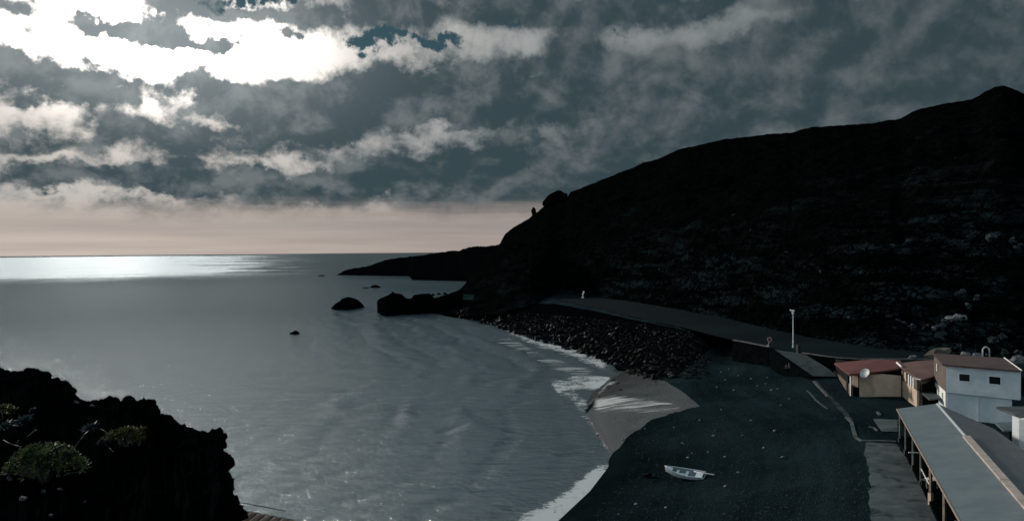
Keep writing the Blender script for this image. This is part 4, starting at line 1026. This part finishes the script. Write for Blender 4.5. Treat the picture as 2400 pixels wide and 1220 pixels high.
def porch():
    c = atd(2379, 969, 63); root = thing('white_porch', 'white porch with a flat slab roof at the right edge', 'porch', c)
    MB().prism([(c.x, c.y), (c.x + 1.0, c.y - 2.0), (c.x + 6, c.y - 2.0), (c.x + 6, c.y + 3), (c.x + .3, c.y + 3)], c.z - .2, c.z).build('roof', 'concrete', root)
    p = atd(2392, 985, 62); MB().prism([(p.x - .12, p.y), (p.x + .3, p.y - .5), (p.x + .75, p.y - .2), (p.x + .4, p.y + .4)], ZG - .5, c.z - .202).build('column', 'white_trim', root)
    MB().prism([(p.x + .9, p.y + .3), (p.x + 5, p.y + .3), (p.x + 5, p.y + 2.5), (p.x + .9, p.y + 2.5)], ZG - .5, c.z - .202).build('wall', 'white', root)
porch()
def canopy():
    ze, zr_ = 6.1, 6.75
    E0, E1 = at(2103, 957, ze), at(2253, 1222, ze); K0, K1 = at(2197, 945, zr_), at(2402, 1180, zr_)
    Q0, Q1 = at(2330, 1004, 6.2), at(2402, 1056, 6.2)
    root = thing('canopy', 'long grey pitched canopy roof over the beachside terrace', 'canopy', (E0.x, E0.y, ZG))
    E2 = E0 + (E1 - E0) * 1.45; K2 = K0 + (K1 - K0) * 1.45; Q2 = Q1 + (K1 - K0) * .85
    def sheet(cs, nm, m): return MB().slab(cs, .10).build(nm, m, root)
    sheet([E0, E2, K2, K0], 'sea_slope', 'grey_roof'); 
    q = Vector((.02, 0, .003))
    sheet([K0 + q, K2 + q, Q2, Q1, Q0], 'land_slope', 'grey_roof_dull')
    dirk = (K1 - K0).normalized(); sdx = Vector((-dirk.y, dirk.x, 0)) * .19
    def cap(f0, f1, nm, m, h, w=1.0):
        a, b = K0.lerp(K2, f0), K0.lerp(K2, f1); mb = MB(); up = Vector((0, 0, h))
        s = sdx * w
        V = [a + s - Vector((0, 0, .02)), a + up, a - s - Vector((0, 0, .02)), b + s - Vector((0, 0, .02)), b + up, b - s - Vector((0, 0, .02))]
        mb.add(V, [(0, 1, 4, 3), (1, 2, 5, 4), (0, 2, 1), (3, 4, 5), (0, 3, 5, 2)]); return mb.build(nm, m, root)
    cap(0, .305, 'ridge_cap', 'metal', .05, .75)
    def box_cap(f0, f1):
        a, b = K0.lerp(K2, f0), K0.lerp(K2, f1); s = sdx * 1.25
        return MB().slab([a - s + Vector((0, 0, .11)), b - s + Vector((0, 0, .11)), b + s + Vector((0, 0, .11)), a + s + Vector((0, 0, .11))], .16).build('timber_cap', 'cap', root)
    box_cap(.31, .585); box_cap(.588, .86); box_cap(.863, 1.0)
    # eave trim, posts, rails
    MB().tube([E0 + Vector((-.04, 0, -.04)), E2 + Vector((-.04, 0, -.04))], .07).build('eave_trim', 'wood', root)
    fr = [.03, .17, .325, .47, .62, .80, .98, 1.16, 1.34]
    dx = (E1 - E0); inn = Vector((.16, .05, 0)); posts = []
    for k, f in enumerate(fr):
        b = E0 + dx * f + inn; posts.append(b)
        m = 'kerb' if k not in (4, 5) else 'wood'
        MB().box((b.x, b.y, ZG - .4), .15, .15, ze - ZG + .30, .35).build('post', m, root)
        MB().box((b.x, b.y, ZG - .4), .24, .24, 1.0 if k in (4, 6) else .5, .35).build('post_foot', 'tan' if k in (4, 6) else 'concrete', root)
    for a, b in zip(posts, posts[1:]):
        MB().tube([(a.x, a.y, ze - .14), (b.x, b.y, ze - .14)], .06).build('beam', 'wood', root)
    for i in (2, 3):
        a, b = posts[i], posts[i + 1]; mb = MB()
        if i == 2: mb.tube([(a.x - .5, a.y - .3, ZG + 1.15), (a.x + .3, a.y - .45, ZG + 1.15)], .05)
        else: mb.tube([(a.x, a.y, ZG + 1.0), (b.x, b.y, ZG + 1.0)], .035)
        mb.build('rail', 'white_trim', root)
    bw = MB(); bw.wallbox(K0.xy + Vector((1.2, -.5)), K2.xy + Vector((1.2, 0)), ZG - .4, ze - .3, .2); bw.build('back_wall', 'dark', root)
    fl = MB(); fl.prism([xy(E0 + inn * .3), xy(E2 + inn * .3), xy(K2 + Vector((1, 0, 0))), xy(K0 + Vector((1, 0, 0)))], ZG - .6, ZG + .10); fl.build('terrace_floor', 'dark_wall', root)
    return posts
CP = canopy()
def table(c, lab):
    root = thing('terrace_table', lab, 'table', c)
    MB().box((c[0], c[1], c[2] + .72), .95, .75, .04, .3).build('tabletop', 'white_trim', root)
    for sx in (-1, 1):
        for sy in (-1, 1): MB().tube([(c[0] + sx * .36, c[1] + sy * .28, c[2]), (c[0] + sx * .36, c[1] + sy * .28, c[2] + .72)], .025).build('leg', 'metal', root)
def chair(c, rz, lab, m='kerb', grp=None):
    root = thing('terrace_chair', lab, 'chair', c, grp); ca, sa = math.cos(rz), math.sin(rz)
    def T(x, y, z): return (c[0] + x * ca - y * sa, c[1] + x * sa + y * ca, c[2] + z)
    MB().box(T(0, 0, .42), .46, .46, .04, rz).build('seat', m, root)
    mb = MB(); mb.tube([T(-.21, .22, .44), T(-.21, .30, .92), T(.21, .30, .92), T(.21, .22, .44)], .022); mb.build('back_frame', m, root)
    MB().box(T(0, .28, .55), .38, .03, .30, rz).build('backrest', m, root)
    for sx in (-1, 1):
        for sy in (-1, 1): MB().tube([T(sx * .2, sy * .2, 0), T(sx * .2, sy * .2, .42)], .02, n=6).build('leg', m, root)
zf_ = ZG + .10
a, b = CP[3], CP[4]; m_ = a.lerp(b, .5)
table((m_.x + .7, m_.y + .2, zf_), 'small white table between the middle posts of the canopy')
chair((m_.x + .55, m_.y + 1.05, zf_), .3, 'white framed chair behind the small table under the canopy')
a, b = CP[5], CP[6]
for k in range(3):
    q = a.lerp(b, .25 + .22 * k); chair((q.x + .75, q.y, zf_), 2.2, ['grey chair near the front post, farthest of the three in line', 'grey chair in the middle of the three under the eave', 'grey chair nearest the lower frame edge under the eave'][k], 'metal', 'grey chairs under the canopy')

# ------------------------------------------------------------------ lava cliff in the foreground
EDGE = [(-700,850),(-200,862),(-60,866),(0,870),(10,872),(20,871),(32,873),(45,870),(56,870),(62,866),(72,864),(80,870),(88,869),(95,873),(110,876),(118,884),(128,890),(140,893),(146,899),(156,895),(163,897),(162,906),(168,917),(176,928),(184,937),(200,938),(210,944),(222,940),(236,940),(250,939),(260,934),(277,935),(280,946),(290,945),(300,937),(308,935),(312,949),(322,948),(338,945),(352,939),(361,936),(358,948),(368,956),(369,972),(384,972),(396,978),(402,988),(414,992),(418,1000),(432,1000),(446,1006),(454,1012),(470,1015),(480,1020),(486,1026),(498,1022),(506,1016),(516,1014),(517,1026),(511,1044),(519,1056),(528,1062),(532,1078),(530,1104),(538,1112),(541,1128),(546,1142),(545,1158),(542,1166),(550,1180),(558,1180),(553,1196),(546,1206),(548,1222),(556,1290),(575,1400)]
def build_cliff():
    # the skyline as a polyline: points along it, each with its own depth; the rock runs from near the viewer up to it, then falls to the sea
    pts = []; 
    for (a, b), (c, d) in zip(EDGE, EDGE[1:]):
        n = max(2, int(math.hypot(c - a, d - b) / 2.2)) if a >= -60 else 40
        for k in range(n): f = k / n; pts.append((lerp(a, c, f), lerp(b, d, f)))
    V = []; prof = [0, .10, .2, .3, .4, .5, .58, .66, .74, .81, .87, .92, .96, 1.0]; drops = [(.3, 1.2), (1.2, 4), (3.0, 9), (5, 14), (7, 22)]
    for i, (px, py) in enumerate(pts):
        j = fbm((i * .07, 5.5, 0), 4, .9) * 3.4
        D = interp([(-700, 13), (0, 11.5), (180, 10.5), (370, 9.2), (520, 7.8), (560, 7.0)], px)
        top = atd(px + j * .5, py - abs(j), D)
        fx = min(px, 560); q = atd(lerp(fx, -120, .12) - 60, 1500, 2.2); q.z = 18.9 + fbm((px * .01, 2, 2), 3) * .2
        for v in prof:
            p = q.lerp(top, v); p.z -= .55 * math.sin(v * math.pi) * interp([(0, 1.0), (560, .55)], px)
            e = math.sin(min(1, v) * math.pi) ** .6
            w = fbm((p.x * 1.3, p.y * 1.3, p.z * 1.3), 6, .75)
            p.z += w * .30 * e - abs(fbm((p.x * 3.1, p.y * 3.1, 9), 4)) * .12 * e
            p.x += fbm((p.x * 1.7, p.y * 1.7, 20), 4) * .10 * e
            V.append(p)
        dd = Vector((top.x - CAM.x, top.y, 0)).normalized()
        for o_, dz in drops:
            p = top + dd * o_ * .6; p.z = max(-1.5, top.z - dz); p += Vector((fbm((p.x, p.z * .5, 3), 4) * .5, fbm((p.z * .6, p.y, 8), 4) * .4, 0)); V.append(p)
    nv = len(prof) + len(drops); F = grid_faces(len(pts), nv)
    rk = random.Random(9); LK = [rock_mesh('lava_knob', 100 + k, 'lava', 2, .55, .95) for k in range(6)]
    for _ in range(800):                                       # clinkery knobs of lava welded to the rim and the slope below it
        i = rk.randrange(len(pts) - 1)
        if pts[i][0] < -80: continue
        v = 1.0 if rk.random() < .6 else rk.uniform(.45, 1.0)
        base = Vector(V[i * nv + min(len(prof) - 1, int(v * (len(prof) - 1)))]); s_ = lerp(.018, .10, rk.random() ** 2.0) * (1.0 if v == 1.0 else 1.5)
        me = rk.choice(LK); k = len(V); M3 = Matrix.Rotation(rk.uniform(0, 6.3), 3, 'Z') @ Matrix.Rotation(rk.uniform(-.8, .8), 3, 'X')
        st3 = Vector((rk.uniform(.7, 1.3), 1, rk.uniform(.6, 1.35)))
        base -= Vector((s_ * .45, 0, s_ * .6))
        V += [base + M3 @ Vector((w.co.x * s_ * st3.x, w.co.y * s_ * st3.y, w.co.z * s_ * st3.z)) for w in me.vertices]; F += [tuple(q + k for q in f.vertices) for f in me.polygons]
    o = obj('cliff', V, F, 'lava', smooth=False); tag(o, kind='structure')
    # ground under and behind the viewer
    U = []
    for i in range(26):
        for j in range(20):
            x, y = lerp(-9, 4.5, i / 25), lerp(-12, 2.6, j / 19); U.append((x, y, 18.55 + fbm((x * .7, y * .7, 1), 5) * .22))
    tag(obj('ledge', U, grid_faces(26, 20), 'lava'), kind='structure')
    return o
CL = build_cliff()
CB = BVHTree.FromPolygons([v.co.copy() for v in CL.data.vertices], [tuple(p.vertices) for p in CL.data.polygons])
def on_cliff(px, py):
    h = CB.ray_cast(CAM, ray(px, py).normalized()); return h[0] if h[0] else atd(px, py, 8)

# ------------------------------------------------------------------ plants on the cliff
rp = random.Random(3)
def leaf(mb, base, tip, w):
    d = tip - base; s = d.cross(Vector((rp.gauss(0, .4), rp.gauss(0, .4), 1))).normalized() * w; m = base.lerp(tip, .55) + Vector((0, 0, w * .3))
    mb.add([base, m - s, tip, m + s], [(0, 1, 2, 3)])
def shrub(px, py, wpx, hpx, mat, label, n_heads, leaf_len, name='shrub', cat='shrub', stem=None):
    c = on_cliff(px, py + hpx * .45); sc_ = (c - CAM).length / FPX; rx = wpx * .5 * sc_; rz = hpx * .62 * sc_
    root = thing(name, label, cat, c); fo = MB(); st_ = MB()
    for k in range(n_heads):
        a = rp.uniform(0, 6.283); r = math.sqrt(rp.random()); x, y = math.cos(a) * r * rx, math.sin(a) * r * rx * .75
        z = rz * 1.35 * math.sqrt(max(0, 1 - r * r)) * rp.uniform(.72, 1.05) + .02
        h = c + Vector((x, y, z)); ax = Vector((x * .9, y * .9, rz * .9 + .02)).normalized()
        if k % 4 == 0: st_.tube([c + Vector((x * .25, y * .25, -.05)), c + Vector((x * .6, y * .6, z * .55)), h], .010, .005, 5)
        u = ax.orthogonal().normalized(); w = ax.cross(u)
        for j in range(11):
            t_ = j * 2.4 + rp.random(); rad = rp.uniform(.5, 1.0)
            dr = (u * math.cos(t_) + w * math.sin(t_)) * rad + ax * rp.uniform(.35, .9)
            leaf(fo, h, h + dr.normalized() * leaf_len * rp.uniform(.7, 1.15), leaf_len * .16)
    st_.build('stem', 'bark', root); fo.build('foliage', mat, root)
    return root
shrub(108, 1086, 146, 64, 'leaf_green', 'large dense green cushion shrub on the dark cliff', 260, .062)
shrub(303, 1022, 96, 22, 'leaf_olive', 'straggly olive yellow shrub on the middle of the cliff', 70, .060)
shrub(283, 1035, 34, 14, 'leaf_olive', 'small olive tuft just below the straggly shrub', 22, .05)
shrub(330, 1033, 36, 10, 'leaf_olive', 'low olive tuft at the right foot of the straggly shrub', 22, .05)
shrub(10, 965, 46, 16, 'leaf_green', 'flat green tuft at the left edge above the rosettes', 26, .06)
def rosette(px, py, size, label, twigs=(), mat='leaf_blue'):
    c = on_cliff(px, py + size * .4) ; c = c + (CAM - c).normalized() * .10; c.z += .08; s_ = (c - CAM).length / FPX; Rr = size * .5 * s_
    root = thing('rosette_plant', label, 'succulent', c); mb = MB()
    ax = (Vector((-.1, -.45, .9))).normalized(); u = ax.orthogonal().normalized(); w = ax.cross(u)
    for ring, (k, le, up) in enumerate(((12, 1.0, .15), (10, .8, .5), (7, .55, 1.0))):
        for j in range(k):
            a = (j + ring * .5) * 2 * math.pi / k + rp.uniform(-.12, .12)
            dr = (u * math.cos(a) + w * math.sin(a) + ax * up).normalized(); leaf(mb, c, c + dr * Rr * le * rp.uniform(.8, 1.1), Rr * .15)
    mb.build('leaves', mat, root)
    for tw in twigs:
        q = [on_cliff(a, b) for a, b in tw]; q = [v + (CAM - v).normalized() * .12 for v in q]; tb = MB(); tb.tube([c] + q, .003, .0045, 6); tb.build('stem', 'bark', root, True)
rosette(213, 1002, 44, 'blue green rosette on a crooked bare stem above the cushion shrub', [[(198, 1018), (190, 1027), (180, 1040), (172, 1052), (162, 1064)], [(228, 1002), (240, 1006), (252, 1013)]])
rosette(242, 1038, 30, 'small blue rosette with a pale twig right of the cushion shrub', [[(250, 1044), (258, 1050), (266, 1058)]])
rosette(55, 985, 46, 'dull blue rosette beside a thin twig near the left edge', [[(44, 996), (30, 996)]])
rosette(14, 1000, 40, 'dull blue rosette lowest of the pair at the left edge')
rosette(196, 1094, 46, 'spiky blue rosette touching the right side of the cushion shrub')
rosette(78, 968, 18, 'tiny pale rosette alone high on the dark cliff')
def twig(pts, label):
    q = [on_cliff(a, b) for a, b in pts]; q = [v + (CAM - v).normalized() * .10 for v in q]
    mb = MB(); mb.tube(q, .0045, .0025, 6); m2 = q[len(q) // 2]; mb.tube([m2, m2 + Vector((.05, -.02, .06))], .0025, .002, 5); tag(mb.build('twig', 'bark', None, True), label, 'twig')
twig([(8, 1030), (22, 1038), (36, 1042), (52, 1046)], 'bare twig lying above the left of the cushion shrub')
twig([(2, 1108), (14, 1102), (28, 1099), (40, 1094)], 'bare twig leading left out of the cushion shrub')
twig([(62, 1024), (74, 1014), (86, 1006)], 'thin dark twig slanting up between the rosettes')
for k, (a, b, s, lab) in enumerate([(53, 1170, .04, 'pale blue stone at the bottom of the cliff'), (22, 1122, .03, 'small blue grey stone left below the cushion shrub'), (103, 1152, .03, 'dim grey stone between cushion shrub and pale stone'), (178, 943, .04, 'white chip of stone near the cliff edge'), (217, 951, .03, 'tiny grey chip right of the white chip'),(140,1146,.02,'tiny white chip right below the cushion shrub'),(118,1208,.02,'tiny white chip near the bottom edge'),(199,1176,.02,'tiny white chip low in the dark rock')]):
    p = on_cliff(a, b); p = p + (CAM - p).normalized() * .05; place_rock('cliff_stone', PALE[k % 5], p, s, lab, 'stone', None, .4)

# ------------------------------------------------------------------ tiled roof below the viewer
def tiled_hut():
    y0 = 18.0; A = atd(536, 1195, y0); B = atd(662, 1219, y0 - .25)
    root = thing('tiled_hut', 'brown barrel tiled roof corner below the cliff', 'roof', A)
    d = (B - A); L = d.length * 2.2; d.normalize(); s = Vector((-.55, -.80, -.32)).normalized()      # tiles run down towards the viewer's left
    mb = MB(); w = d.length; pitch = .195; n = int(L / pitch)
    for i in range(n):
        a = A + d * (i * pitch)
        for j in range(7):
            b = a + s * (j * .34); rad0, rad1 = .085, .098; k = len(mb.v); ring = []
            for q, (pp, rr) in enumerate(((b + Vector((0, 0, .012 * -j * 0)), rad0), (b + s * .38 - Vector((0, 0, .012)), rad1))):
                up = d.cross(s).normalized(); up = up if up.z > 0 else -up
                for m in range(7):
                    t_ = math.pi * m / 6; ring.append(pp + d * math.cos(t_) * rr + up * math.sin(t_) * rr)
            mb.add(ring, [(m, m + 1, 7 + m + 1, 7 + m) for m in range(6)] + [tuple(range(7)), tuple(range(7, 14))])
    mb.build('tiles', 'clay', root)
    up = Vector((0, 0, 1)); MB().slab([A + up * -.06, A + d * L - up * .06, A + d * L + s * 2.6 - up * .06, A + s * 2.6 - up * .06], .08).build('roof_deck', 'brown', root)
    mort = MB(); 
    for i in range(n): mort.tube([A + d * (i * pitch + .02) - s * .02 + up * .02, A + d * (i * pitch + .17) - s * .02 + up * .03], .045, .035, 7)
    mort.build('ridge_mortar', 'pale_rock', root, True)
    W_ = MB(); c = A + s * .3; W_.prism([xy(A + s * .25 + d * .2), xy(A + d * L + s * .25), xy(A + d * L + s * 2.4), xy(A + s * 2.4 + d * .2)], 10.5, (A.z - .25, (A + d * L).z - .25, (A + d * L + s * 2.4).z - .2, (A + s * 2.4).z - .2)); W_.build('wall', 'tan', root)
    e = A + Vector((.05, .25, .12)); f = e + d * .7 + Vector((0, 0, .07)); g = e + d * 1.25
    tag(MB().tube([e, e.lerp(f, .5) - Vector((0, 0, .03)), f - Vector((0, 0, .06)), g], .009).build('wire', 'black', None, True), 'dark wire strung just above the barrel tiles', 'wire')
    V = []
    for i in range(20):
        for j in range(20):
            x, y = lerp(-9, 3, i / 19), lerp(5, 19.5, j / 19); r_ = sstep(17, 19.5, y)
            V.append((x, y, lerp(10.8, -1, r_) + fbm((x * .3, y * .3, 4), 4) * .6))
    tag(obj('lower_ledge', V, grid_faces(20, 20), 'lava'), kind='structure')
tiled_hut()
